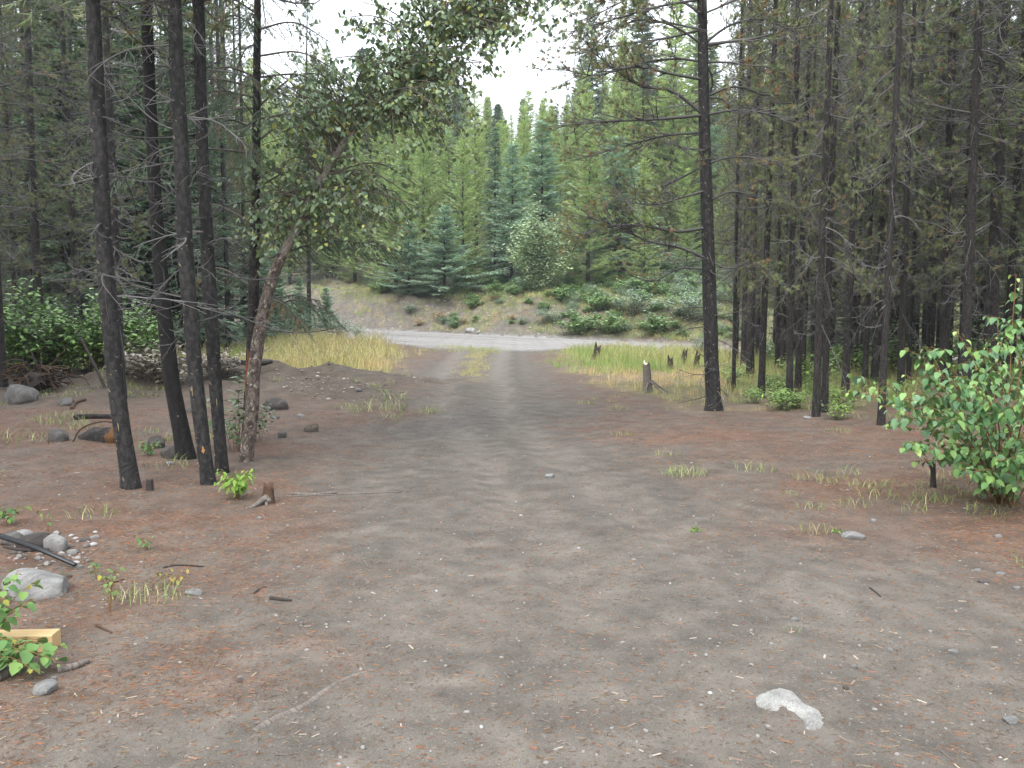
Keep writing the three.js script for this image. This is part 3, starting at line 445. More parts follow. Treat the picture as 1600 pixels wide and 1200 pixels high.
for (const [px, py, w, label] of [[190, 622, 12, 'dark pine standing close behind the foremost left trunk'], [2, 600, 14, 'dark trunk cut by the left edge, behind the uprooted stump'], [78, 560, 10, 'thin pine trunk above the uprooted stump'], [202, 535, 9, 'slim pine trunk above the brush pile at the meadow edge'], [250, 548, 11, 'grey pine trunk behind the charred trunks at the meadow edge'], [361, 530, 11, 'dark pine at the meadow edge seen between charred trunks and leaning tree'], [484, 522, 7, 'thin dark conifer stem standing at the roadside meadow']])
  { const g = G(px, py), v = pineNo++ % 6, s = clamp(w / FOCAL * -g.z / 2 / (0.1 + 0.012 * (v % 3)), 0.5, 1.6); pine(g.x, -g.z, px, [s, clamp(0.6 + s * 0.4, 0.8, 1.1), s], label, null, v); }

// ---------------------------------------------------------------- the charred group on the left
function trunkThrough(name, label, pix, bark, opts = {}) {
  // pix: [px, py, width in pixels] from the foot up; the foot stands on the ground and the stem keeps that distance
  const foot = G(pix[0][0], pix[0][1]), d0 = -foot.z, t = thing(name, label, 'tree', foot), mb = new MB(), ctrl = [], rad = [];
  pix.forEach(([px, py, w], k) => { const d = d0 + (opts.away ?? 0) * k, p = k ? at(px, py, d) : foot.clone(); if (!k) { ctrl.push(V(0, -0.3, 0)); rad.push(w / FOCAL * d / 2 * 1.2); } ctrl.push(p.sub(foot)); rad.push(w / FOCAL * d / 2 * 0.9); });
  const last = ctrl[ctrl.length - 1], dir = last.clone().sub(ctrl[ctrl.length - 2]).normalize(); if (opts.more) { ctrl.push(last.clone().addScaledVector(dir, opts.more)); rad.push(0.02); }
  const pts = curve(ctrl, 60), n = ctrl.length - 1;
  mb.tube(pts, (s) => { const f = s * n, k = Math.min(n - 1, Math.floor(f)); return lerp(rad[k], rad[k + 1], f - k) * (1 + 0.3 * Math.exp(-Math.max(0, s * n - 1) * 6)); }, 20, { rough: opts.rough ?? 0.1, seed: pix[0][0], freq: 6 });
  const trunk = part('trunk', mb.smooth(false), bark, t);
  return { t, trunk, pts, foot, d0, rad };
}
function dress(T, r, o) {                                              // dead and living branches on a foreground stem
  const br = new MB(), fol = new MB(), live = new MB(), n = T.pts.length - 1;
  for (let k = 0; k < o.dead; k++) { const p = T.pts[Math.floor(lerp(o.from, o.to, r()) * n)]; deadBranch(br, p, r() * 6.283, 0.25 + o.reach * r() ** 1.5, r, 0.3 + 0.8 * r() * r(), -0.1, 0.007); }
  part('dead_branches', br.geo(), matTwig, T.t, 'stuff');
  for (let k = 0; k < o.live; k++) {
    const f = lerp(o.liveFrom, 1, (k + r()) / o.live), p = T.pts[Math.min(n, Math.floor(f * n))].clone(), a = r() * 6.283, len = o.spread * (0.5 + 0.7 * r()) * (1 - 0.5 * Math.max(0, f - 0.6)), pp = [p]; let d = V(Math.cos(a), 0.1 + 0.5 * (f - o.liveFrom), Math.sin(a)).normalize();
    for (let z = 1; z <= 5; z++) { d.add(V((r() - 0.5) * 0.35, (r() - 0.45) * 0.3, (r() - 0.5) * 0.35)).normalize(); pp.push(pp[z - 1].clone().addScaledVector(d, len / 5)); }
    liveBranch(live, fol, pp, 0.008 + 0.008 * len, r, { shoots: Math.ceil(4 + len * 2.6), tufts: 2, needles: 8, len: 0.15, wid: 0.011, brown: 0.1, tone: 0.7 });
  }
  part('branches', live.geo(), matTwig, T.t, 'stuff'); part('crown', fol.geo(), matNeedle, T.t, 'stuff');
}
const GA = trunkThrough('pine_tree', 'foremost charred pine trunk, leaning left, by the small black stump', [[205, 762, 30], [186, 640, 28], [172, 500, 28], [163, 380, 27], [155, 220, 26], [148, 70, 24], [142, -80, 22], [138, -260, 20]], barkChar, { more: 5 });
const GB = trunkThrough('pine_tree', 'blackest of the charred pine trunks, beside the dark boulder', [[290, 716, 29], [268, 590, 27], [255, 470, 25], [244, 330, 22], [236, 180, 20], [231, 70, 19], [226, -90, 18], [222, -260, 16]], barkBlack, { more: 5, rough: 0.07 });
const GC = trunkThrough('pine_tree', 'charred pine trunk with pale flecks and an orange wound low down', [[325, 756, 22], [311, 640, 25], [300, 520, 26], [290, 400, 26], [282, 220, 25], [275, 70, 23], [270, -90, 21], [266, -260, 19]], barkChar, { more: 5 });
const GD = trunkThrough('pine_tree', 'charred pine trunk directly left of the leaning broadleaf tree', [[347, 738, 20], [337, 600, 22], [329, 480, 23], [322, 350, 22], [315, 200, 20], [312, 70, 19], [309, -90, 18], [306, -260, 16]], barkChar, { more: 5 });
const GE = trunkThrough('fir_tree', 'straight slender fir rising beside the leaning broadleaf tree', [[388, 690, 20], [393, 560, 19], [397, 430, 18], [400, 300, 15], [401, 180, 13], [402, 70, 12], [403, -100, 10], [404, -260, 8]], barkPine, { more: 2 });
{ const r = rng(500); for (const T of [GA, GB, GC, GD]) dress(T, r, { dead: 30, from: 0.34, to: 0.8, reach: 0.9, live: 30, liveFrom: 0.72, spread: 1.6 }); }
{ // wounds and peeled flecks on the flecked trunk
  const scar = (T, f, ang, w, h, mat) => { const n = T.pts.length - 1, k = Math.floor(f * n), p = T.pts[k], tt = T.pts[k + 1].clone().sub(p).normalize(), rr = 0.075, mb = new MB(), out = V(Math.cos(ang), 0, Math.sin(ang)), side = V().crossVectors(tt, out).normalize(); const m = 6, ids = []; const rad = T.rad[Math.min(T.rad.length - 1, Math.round(f * (T.rad.length - 1)))] * 1.06;
    for (let j = 0; j <= m; j++) for (let i = 0; i <= m; i++) { const u = (i / m - 0.5) * 2, v = (j / m - 0.5) * 2, e = Math.sqrt(Math.max(0, 1 - v * v)) * (0.6 + 0.4 * vn(v * 6, f * 99, 5) + 0.25 * (u > 0 ? 1 : -1) * vn(v * 9, f * 55, 6)), a = u * e * w / rad / 2; const q = p.clone().addScaledVector(tt, v * h / 2).addScaledVector(out, Math.cos(a) * rad).addScaledVector(side, Math.sin(a) * rad); ids.push(mb.vert(q.x, q.y, q.z, out.x, out.y, out.z, i / m, j / m, [1, 1, 1])); }
    for (let j = 0; j < m; j++) for (let i = 0; i < m; i++) { const a = ids[j * (m + 1) + i], b = a + 1, c = a + m + 1, d = c + 1; mb.i.push(a, b, c, b, d, c); }
    part('bark_scar', mb.smooth(false), mat, T.trunk); };
  const wood = new THREE.MeshStandardMaterial({ color: 0x9c7344, roughness: 0.9, side: THREE.DoubleSide }), pale = new THREE.MeshStandardMaterial({ color: 0x8f8068, roughness: 0.9, side: THREE.DoubleSide });
  scar(GC, 0.17, 1.35, 0.035, 0.075, wood); scar(GC, 0.1, 1.1, 0.022, 0.2, pale); scar(GC, 0.25, 1.9, 0.016, 0.1, pale); scar(GA, 0.2, 1.5, 0.012, 0.09, pale); scar(GD, 0.2, 1.3, 0.012, 0.1, pale);
}
{ // fir: hanging, needle-clad boughs
  const r = rng(520), br = new MB(), fol = new MB(), T = GE, n = T.pts.length - 1;
  const bough = (f, tip, sag, dens = 1) => {
    const a = T.pts[Math.floor(f * n)].clone(), b = tip, m = a.clone().lerp(b, 0.5); m.y += sag; const pts = curve([a, m, b], 10), len = a.distanceTo(b);
    br.tube(pts, (t) => 0.012 * (1 - 0.8 * t) + 0.002, 4, { cap: false, col: [0.6, 0.55, 0.5] });
    const cnt = Math.ceil(len * 26 * dens);
    for (let k = 0; k < cnt; k++) {
      const t = 0.15 + 0.85 * (k + r()) / cnt, q = t * 10, i = Math.min(9, Math.floor(q)), p = pts[i].clone().lerp(pts[i + 1], q - i), fw = pts[i + 1].clone().sub(pts[i]).normalize(), sd = V(-fw.z, 0, fw.x).multiplyScalar((k % 2 ? 1 : -1) * (0.5 + 0.6 * r())), dir = fw.clone().multiplyScalar(0.8).add(sd).add(V(0, -0.75 - 0.5 * r(), 0)).normalize(), l = (0.18 + 0.25 * r()) * (1.15 - 0.4 * t), e = p.clone().addScaledVector(dir, l);
      br.tube([p, e], [0.0028, 0.0016], 3, { cap: false, col: [0.55, 0.5, 0.42] });
      const c = r() < 0.08 ? GREEN.brown : C(0.085, 0.14, 0.075), nn = Math.ceil(l * 120);
      for (let z = 0; z < nn; z++) { const s = z / nn, x = dir.clone().add(V((r() - 0.5) * 1.6, (r() - 0.5) * 1.4, (r() - 0.5) * 1.6)).normalize(); fol.needle(p.x + (e.x - p.x) * s, p.y + (e.y - p.y) * s, p.z + (e.z - p.z) * s, x.x, x.y, x.z, 0.034 + 0.012 * r(), 0.0036, r, vary(c, r, 0.3)); }
    }
  };
  const rel = (px, py, dd) => at(px, py, T.d0 + dd).sub(T.foot);
  bough(0.27, rel(520, 488, -0.3), 0.22); bough(0.28, rel(500, 470, 0.6), 0.2); bough(0.29, rel(470, 500, -0.8), 0.18); bough(0.36, rel(640, 395, 0.4), 0.2, 1.2); bough(0.37, rel(560, 385, -0.6), 0.2, 1.2); bough(0.4, rel(600, 330, 0.5), 0.2, 1.2); bough(0.44, rel(620, 300, -0.3), 0.22, 1.2); bough(0.46, rel(520, 290, 0.8), 0.2); bough(0.33, rel(290, 440, 0.8), 0.2, 0.7); bough(0.41, rel(270, 340, 0.7), 0.2, 0.6); bough(0.5, rel(300, 220, 0.5), 0.2, 0.8); bough(0.52, rel(520, 200, 0.4), 0.2); bough(0.55, rel(330, 150, -0.5), 0.15, 0.8); bough(0.57, rel(530, 120, 0.6), 0.2);
  for (let k = 0; k < 46; k++) { const f = 0.5 + 0.5 * (k + r()) / 46, a = r() * 6.283, l = (1.5 - 1.1 * (f - 0.5) * 1.6) * (0.6 + 0.5 * r()), p = T.pts[Math.min(n, Math.floor(f * n))]; bough(Math.min(0.999, f), p.clone().add(V(Math.cos(a) * l, -0.25 * l, Math.sin(a) * l)), 0.15, f > 0.62 ? 0.45 : 0.8); }
  part('branches', br.geo(), matTwig, T.t, 'stuff'); part('crown', fol.geo(), matNeedle, T.t, 'stuff');
  dress({ ...T }, rng(521), { dead: 14, from: 0.2, to: 0.55, reach: 0.9, live: 0, liveFrom: 0.9, spread: 1 });
}
// ---------------------------------------------------------------- the leaning broad-leaved tree
{
  const r = rng(540), foot = G(384, 720), d0 = -foot.z, t = thing('leaning_tree', 'broadleaf tree with pale bark leaning right over the driveway', 'tree', foot);
  const px = [[384, 720, 30], [394, 640, 27], [396, 590, 27], [404, 530, 26], [418, 460, 23], [440, 400, 20], [468, 350, 18], [492, 300, 17], [520, 250, 16], [548, 208, 16], [575, 178, 15], [612, 145, 13], [650, 100, 11], [685, 66, 10], [740, 0, 8], [800, -80, 6], [850, -180, 4]];
  const ctrl = [V(-0.05, -0.3, 0), ...px.map(([a, b], k) => (k ? at(a, b, d0 + 0.09 * k) : foot.clone()).sub(foot))], rad = [0.11, ...px.map(([, , w], k) => w / FOCAL * (d0 + 0.09 * k) / 2 * 0.76)], pts = curve(ctrl, 96), n = ctrl.length - 1;
  const rr = (s) => { const f = s * n, k = Math.min(n - 1, Math.floor(f)); return lerp(rad[k], rad[k + 1], f - k); };
  const low = new MB(), hi = new MB(), cut = 34;
  low.tube(pts.slice(0, cut + 1), (s) => rr(s * cut / 96), 18, { rough: 0.1, seed: 7, freq: 7 }); hi.tube(pts.slice(cut), (s) => rr((cut + s * (96 - cut)) / 96), 14, { rough: 0.05, seed: 8, freq: 7 });
  const lowTrunk = part('trunk', low.smooth(false), barkAlderLow, t); part('upper_stem', hi.smooth(false), barkAlder, t);
  { // torn orange strip of bark on the left side
    const mb = new MB(), m = new THREE.MeshStandardMaterial({ color: 0x7a4526, roughness: 0.95 });
    for (let k = 0; k < 4; k++) { const f = Math.floor(14 + k * 2.1), p = pts[f].clone().add(V(-rr(f / 96) * 0.92, 0, 0.03 * (r() - 0.2))); mb.tube([p.clone().add(V(0, -0.09 - 0.03 * r(), 0.02)), p.clone().add(V(-0.022 * r(), 0, 0.015)), p.clone().add(V(-0.01, 0.08 + 0.05 * r(), 0.02))], [0.004, 0.012 + 0.01 * r(), 0.003], 6, { rough: 0.4, seed: k }); }
    part('torn_bark', mb.smooth(false), m, lowTrunk, 'stuff');
  }
  const br = new MB(), fol = new MB(), cols = [C(0.18, 0.26, 0.11), C(0.15, 0.22, 0.115), C(0.22, 0.29, 0.13), C(0.21, 0.28, 0.19), C(0.36, 0.38, 0.1)];
  const spray = (s, tip, leaves) => {
    const a = pts[Math.floor(s * 96)].clone(), m = a.clone().lerp(tip, 0.5).add(V((r() - 0.5) * 0.15, 0.12 + 0.1 * r(), (r() - 0.5) * 0.15)), q = curve([a, m, tip], 8);
    br.tube(q, (u) => 0.011 * (1 - 0.85 * u) + 0.0015, 4, { cap: false, col: [0.6, 0.52, 0.42] });
    for (let k = 0; k < Math.ceil(leaves / 9); k++) {
      const f = (0.3 + 0.7 * r()) * 8, i = Math.min(7, Math.floor(f)), p = q[i].clone().lerp(q[i + 1], f - i), e = p.clone().add(V((r() - 0.5) * 0.75, 0.1 - 0.45 * r(), (r() - 0.5) * 0.75));
      br.tube([p, p.clone().lerp(e, 0.5).add(V(0, 0.03, 0)), e], [0.003, 0.002, 0.0012], 3, { cap: false, col: [0.5, 0.42, 0.3] });
      for (let z = 0; z < 7; z++) { const b = p.clone().lerp(e, 0.2 + 0.8 * r()).add(V((r() - 0.5) * 0.06, (r() - 0.5) * 0.06, (r() - 0.5) * 0.06)), w = r() * 6.283, dir = V(Math.cos(w) * 0.7, -0.35 - 0.6 * r(), Math.sin(w) * 0.7).normalize(), l = 0.062 * (0.65 + 0.6 * r()); fol.leaf(b, dir, V((r() - 0.5), 0.8, (r() - 0.5) * 1.4), l, l * 0.68, 0.12, vary(r() < 0.92 ? cols[Math.floor(r() * 4)] : cols[4], r, 0.3)); }
    }
  };
  const T = (a, b, dd) => at(a, b, d0 + dd).sub(foot);
  const clusters = [[0.44, 470, 360, 95, 40, 13, 90], [0.46, 560, 345, 95, 40, 14, 90], [0.43, 430, 340, 40, 50, 6, 70], [0.48, 400, 290, 60, 50, 6, 60], [0.52, 610, 330, 60, 40, 7, 70], [0.56, 490, 150, 80, 60, 13, 80], [0.6, 440, 140, 60, 60, 7, 60], [0.5, 470, 250, 70, 40, 6, 60], [0.62, 560, 120, 80, 60, 10, 80], [0.64, 650, 160, 80, 50, 10, 80], [0.67, 695, 150, 60, 70, 9, 80], [0.7, 590, 75, 100, 40, 10, 80], [0.74, 690, 85, 80, 50, 9, 80], [0.78, 735, 110, 40, 80, 7, 70], [0.8, 640, 20, 110, 50, 12, 90], [0.84, 740, 35, 80, 36, 14, 90], [0.88, 805, 30, 70, 34, 14, 90], [0.9, 760, -30, 130, 50, 16, 90], [0.94, 860, 10, 60, 40, 9, 80], [0.96, 840, -80, 120, 70, 12, 90], [0.72, 720, 180, 35, 70, 7, 60], [0.68, 620, 210, 60, 40, 6, 60], [0.5, 540, 270, 60, 40, 3, 50]];
  for (const [s, a, b, w, h, c, l] of clusters) for (let k = 0; k < c; k++) spray(clamp(s + (r() - 0.5) * 0.06, 0.36, 0.99), T(a + (r() - 0.5) * 2 * w, b + (r() - 0.5) * 2 * h, 0.7 + (r() - 0.5) * 1.7), l);
  part('branches', br.geo(), matTwig, t, 'stuff'); part('crown', fol.geo(), matLeaf, t, 'stuff');
}
// ---------------------------------------------------------------- the foreground pine on the right with its long limbs
{
  const T = trunkThrough('pine_tree', 'foreground pine with long crooked limbs reaching over the driveway, single trunk in the yard', [[1115, 641, 27], [1112, 580, 25], [1109, 480, 24], [1106, 380, 22], [1102, 250, 20], [1098, 70, 17], [1096, -90, 15], [1094, -300, 12]], barkChar, { more: 4 });
  const r = rng(560), n = T.pts.length - 1, rel = (px, py, dd) => at(px, py, T.d0 + dd).sub(T.foot);
  const fOf = (py) => { let best = 0, bd = 1e9; const y = at(1100, py, T.d0).y - T.foot.y; T.pts.forEach((p, k) => { const e = Math.abs(p.y - y); if (e < bd) { bd = e; best = k; } }); return best; };
  const fol = new MB();
  const limb = (py, path, rad, o = {}) => {
    const b = T.pts[fOf(py)].clone(), pts = curve([b, ...path.map(([x, y, z]) => rel(x, y, z))], 10), br = new MB();
    liveBranch(br, fol, pts, rad, r, { shoots: Math.round((o.shoots ?? 20) * 1.4), tufts: 4, needles: 14, len: 0.075, wid: 0.0042, brown: 0.13, tone: 0.42 });
    for (let k = 0; k < 4; k++) { const p = pts[2 + Math.floor(r() * 8)]; deadBranch(br, p, r() * 6.283, 0.35 + 0.4 * r(), r, 0.55, -0.3, 0.005); }
    part('branch', br.geo(), matTwig, T.t);
  };
  limb(178, [[1050, 142, 0], [1000, 134, -0.2], [965, 112, -0.3], [925, 80, -0.4]], 0.026, { shoots: 26 }); limb(190, [[1030, 186, -0.4], [950, 190, -0.7], [880, 196, -0.9]], 0.024, { shoots: 30 });
  limb(350, [[1055, 362, -0.3], [1000, 352, -0.5], [940, 356, -0.7], [900, 372, -0.8]], 0.024, { shoots: 30 }); limb(408, [[1060, 386, -0.3], [1010, 376, -0.4], [960, 352, -0.5], [920, 340, -0.5]], 0.024, { shoots: 26 });
  limb(85, [[1060, 92, 0.2], [1000, 98, 0.5], [960, 110, 0.6]], 0.02, { shoots: 22 }); limb(255, [[1060, 280, 0.4], [1010, 300, 0.8], [960, 300, 1.0]], 0.018, { shoots: 22 }); limb(300, [[1060, 310, -0.5], [1020, 320, -1.0], [960, 312, -1.4]], 0.018, { shoots: 24 });
  limb(415, [[1060, 420, 0.4], [1020, 440, 0.8], [985, 430, 1.0]], 0.016, { shoots: 18 }); limb(240, [[1070, 232, 0.5], [1030, 220, 1.0], [985, 235, 1.2]], 0.016, { shoots: 20 }); limb(140, [[1150, 135, 0.3], [1200, 150, 0.6], [1245, 140, 0.8]], 0.02, { shoots: 22 });
  limb(175, [[1150, 172, -0.3], [1200, 178, -0.6], [1250, 200, -0.8]], 0.02, { shoots: 22 }); limb(250, [[1140, 246, -0.2], [1190, 248, -0.4], [1240, 262, -0.6]], 0.018, { shoots: 20 }); limb(320, [[1140, 300, 0.3], [1190, 310, 0.6], [1230, 330, 0.8]], 0.016, { shoots: 16 });
  limb(400, [[1140, 420, -0.2], [1180, 410, -0.5], [1210, 440, -0.6]], 0.014, { shoots: 14 }); limb(60, [[1140, 40, 0], [1190, 30, -0.2], [1240, 50, -0.3]], 0.02, { shoots: 24 }); limb(70, [[1050, 40, -0.3], [1000, 30, -0.5], [950, 50, -0.6]], 0.02, { shoots: 26 }); limb(20, [[1040, -10, 0.2], [980, 0, 0.4], [920, 30, 0.5]], 0.02, { shoots: 24 });
  limb(120, [[1050, 116, -0.4], [990, 104, -0.8], [930, 118, -1.0], [885, 110, -1.1]], 0.022, { shoots: 26 }); limb(45, [[1040, 60, 0.6], [970, 70, 1.0], [905, 84, 1.2]], 0.02, { shoots: 26 }); limb(0, [[1030, 10, -0.5], [960, 30, -0.9], [890, 50, -1.0]], 0.02, { shoots: 26 }); limb(220, [[1040, 212, 0.3], [970, 230, 0.5], [900, 250, 0.6]], 0.02, { shoots: 24 }); limb(-30, [[1050, -40, 0.2], [990, -30, 0.4], [940, 0, 0.5]], 0.02, { shoots: 24 });
  part('crown', fol.geo(), matNeedle, T.t, 'stuff');
  dress(T, rng(561), { dead: 44, from: 0.16, to: 0.62, reach: 0.7, live: 34, liveFrom: 0.62, spread: 1.9 });
}
// ---------------------------------------------------------------- undergrowth
{
  const r = rng(600);
  const spots = [[12, 560, 1.5], [45, 520, 1.5], [80, 500, 1.6], [110, 560, 1.3], [140, 520, 1.5], [60, 560, 1.2], [165, 550, 1.1], [20, 500, 1.7], [100, 530, 1.3], [150, 570, 0.9], [210, 520, 0.9], [-20, 540, 1.6], [230, 500, 1.3], [190, 490, 1.3], [290, 510, 1.0], [330, 500, 1.3], [350, 490, 1.2]];
  for (const [px, py, s] of spots) { const g = G(px, Math.max(py, 522) + 14 * r()); plantBush('undergrowth_bush', 'leafy green bush in the undergrowth behind the dirt mound', 'bush', r() < 0.6 ? BUSH.under : BUSH.under2, g, r() * 6, s * (0.85 + 0.3 * r()), 'undergrowth bushes behind the dirt mound'); }
  for (let k = 0; k < 34; k++) { const d = 17 + 20 * r(), x = pxAt(1180 + 430 * r(), d), s = roadS(x, d); if (s > -8) continue; plantBush('undergrowth_bush', 'low leafy bush among the trunks of the right wood', 'bush', r() < 0.4 ? BUSH.under : BUSH.under2, P(x, d), r() * 6, 0.5 + 0.7 * r(), 'low bushes among the trunks right of the driveway'); }
  for (const [px, py, k, s, label] of [[1303, 655, 'under2', 0.45, 'small yellow green bush beside the close pair of pines'], [1360, 560, 'under', 1.0, 'sparse yellowing bush before the dark trunks'], [1400, 590, 'under', 1.1, 'leafy bush between the dark trunks left of the poplar shrub'], [460, 505, 'grey', 1.4, 'grey green willowy bush at the left roadside behind the meadow'], [430, 510, 'grey', 1.0, 'low grey bush in the meadow behind the leaning tree'], [1100, 560, 'grey', 0.8, 'reddish grey brush at the road edge behind the small stumps'], [1140, 600, 'under2', 0.7, 'green weeds just right of the foreground pine foot']]) plantBush('meadow_bush', label, 'bush', BUSH[k], G(px, py), px, s);
  for (let k = 0; k < 26; k++) { const px = -30 + 215 * r(), g = G(px, 578 + 22 * r()); plantBush('undergrowth_bush', 'bright leafy bush along the back of the dirt mound', 'bush', r() < 0.6 ? BUSH.under : BUSH.under2, P(g.x, -g.z + 1.2), r() * 6, 0.8 + 0.7 * r(), 'bright bushes along the back of the dirt mound'); }
  for (let k = 0; k < 26; k++) { const g = G(1150 + 290 * r(), 600 + 42 * r()); plantBush('undergrowth_bush', 'small green weed bush at the foot of the right wood', 'bush', BUSH.under2, g, r() * 6, 0.25 + 0.4 * r(), 'weed bushes at the foot of the right wood'); }
  for (const [px, d, h, v, label] of [[432, 36, 3.6, 1, 'young fir at the roadside, tallest of three around the thin conifer stem'], [470, 37.5, 2.6, 0, 'low young fir at the roadside beside the thin conifer stem'], [512, 39, 2.2, 1, 'small young fir by the road right of the thin stem'], [395, 34, 4.2, 0, 'young fir at the meadow edge behind the leaning tree']]) { const g = FG.spruce[v], q = h / g.h; plantTree('fir_sapling', label, 'tree', g, P(pxAt(px, d), d), px, [q, q, q], null, barkPine, matFar); }
  for (const [px, d, q, label] of [[450, 37, 1.2, 'grey green bush at the roadside left of the young firs'], [530, 38.5, 0.9, 'grey green bush at the left end of the visible road'], [490, 38, 1.1, 'grey green bush under the thin conifer stem'], [560, 39, 0.6, 'low weed bush on the road shoulder by the meadow']]) plantBush('roadside_bush', label, 'bush', BUSH.grey, P(pxAt(px, d), d), px, q);
  // the slender sapling shrubs beside the leaning tree
  const weeds = bushGeo({ seed: 611, stems: 9, w: 0.7, h: 1.1, sr: 0.006, leaves: 170, low: 0.25, fluff: 0.16, leaf: 0.085, ratio: 0.55, simple: false, cols: [C(0.08, 0.15, 0.05), C(0.11, 0.18, 0.06)] });
  plantBush('leafy_sapling', 'leafy sapling growing between charred trunk and leaning tree', 'sapling', weeds, G(368, 705), 1.2, 1); plantBush('leafy_sapling', 'small leafy sapling at the right of the leaning tree foot', 'sapling', weeds, G(402, 690), 3, [0.6, 0.75, 0.6]);
}
// ---------------------------------------------------------------- grass
function clumpGeo(seed, n, h, spreadR, lean, cols, thin = 1) {
  const r = rng(seed), mb = new MB();
  for (let k = 0; k < n; k++) {
    const a = r() * 6.283, q = Math.sqrt(r()) * spreadR, x = Math.cos(a) * q, z = Math.sin(a) * q, b = r() * 6.283, l = h * (0.5 + 0.6 * r()), o = lean * l * r(), w = (0.003 + 0.004 * r()) * thin, sx = -Math.sin(b) * w, sz = Math.cos(b) * w, col = vary(cols[Math.floor(r() * cols.length)], r, 0.3), ox = Math.cos(b) * o, oz = Math.sin(b) * o;
    const nl = Math.hypot(l, o), nx = -Math.cos(b) * l / nl, ny = o / nl, nz = -Math.sin(b) * l / nl;
    const i = mb.vert(x + sx, -0.02, z + sz, nx, ny, nz, 0, 0, col); mb.vert(x - sx, -0.02, z - sz, nx, ny, nz, 1, 0, col); mb.vert(x + ox * 0.35 + sx * 0.8, l * 0.55, z + oz * 0.35 + sz * 0.8, nx, ny, nz, 0, 0.5, col); mb.vert(x + ox * 0.35 - sx * 0.8, l * 0.55, z + oz * 0.35 - sz * 0.8, nx, ny, nz, 1, 0.5, col); mb.vert(x + ox, l, z + oz, nx, ny, nz, 0.5, 1, col);
    mb.i.push(i, i + 2, i + 1, i + 1, i + 2, i + 3, i + 2, i + 4, i + 3);
    if (thin > 0.5 && r() < 0.22) { const c = vary(C(0.36, 0.28, 0.15), r, 0.2); for (let e = 0; e < 4; e++) mb.blade(x + ox * 0.9, l * (0.86 + 0.05 * e), z + oz * 0.9, (r() - 0.5) * 0.7, 0.75, (r() - 0.5) * 0.7, 0.05, 0.006, r, c); }
  }
  return mb.geo();
}
const GR = { dry: [C(0.6, 0.49, 0.25), C(0.54, 0.46, 0.21), C(0.42, 0.42, 0.16)], green: [C(0.26, 0.38, 0.1), C(0.33, 0.43, 0.12), C(0.2, 0.31, 0.09)], orange: [C(0.66, 0.41, 0.21), C(0.62, 0.46, 0.24), C(0.52, 0.4, 0.18)], mix: [C(0.44, 0.44, 0.15), C(0.3, 0.39, 0.12), C(0.54, 0.45, 0.21)] };
const CL = { dry: clumpGeo(701, 40, 0.6, 0.26, 0.8, GR.dry, 0.6), green: clumpGeo(702, 40, 0.48, 0.26, 0.8, GR.green, 0.6), orange: clumpGeo(703, 36, 0.42, 0.28, 1.1, GR.orange, 0.6), mix: clumpGeo(704, 40, 0.52, 0.26, 0.9, GR.mix, 0.6) };
function scatter(name, geo, mat, list, label, category) {
  if (!list.length) return; const m = new THREE.InstancedMesh(geo, mat, list.length), M = new THREE.Matrix4(), q = new THREE.Quaternion(), e = new THREE.Euler();
  list.forEach(([p, rx, ry, rz, sx, sy, sz, c], k) => { q.setFromEuler(e.set(rx, ry, rz, 'YXZ')); M.compose(p, q, V(sx, sy ?? sx, sz ?? sx)); m.setMatrixAt(k, M); if (c) m.setColorAt(k, new THREE.Color().setRGB(...c)); });
  m.name = numbered(name); m.castShadow = m.receiveShadow = true; scene.add(m); tag(m, label, category, null, 'stuff'); return m;
}
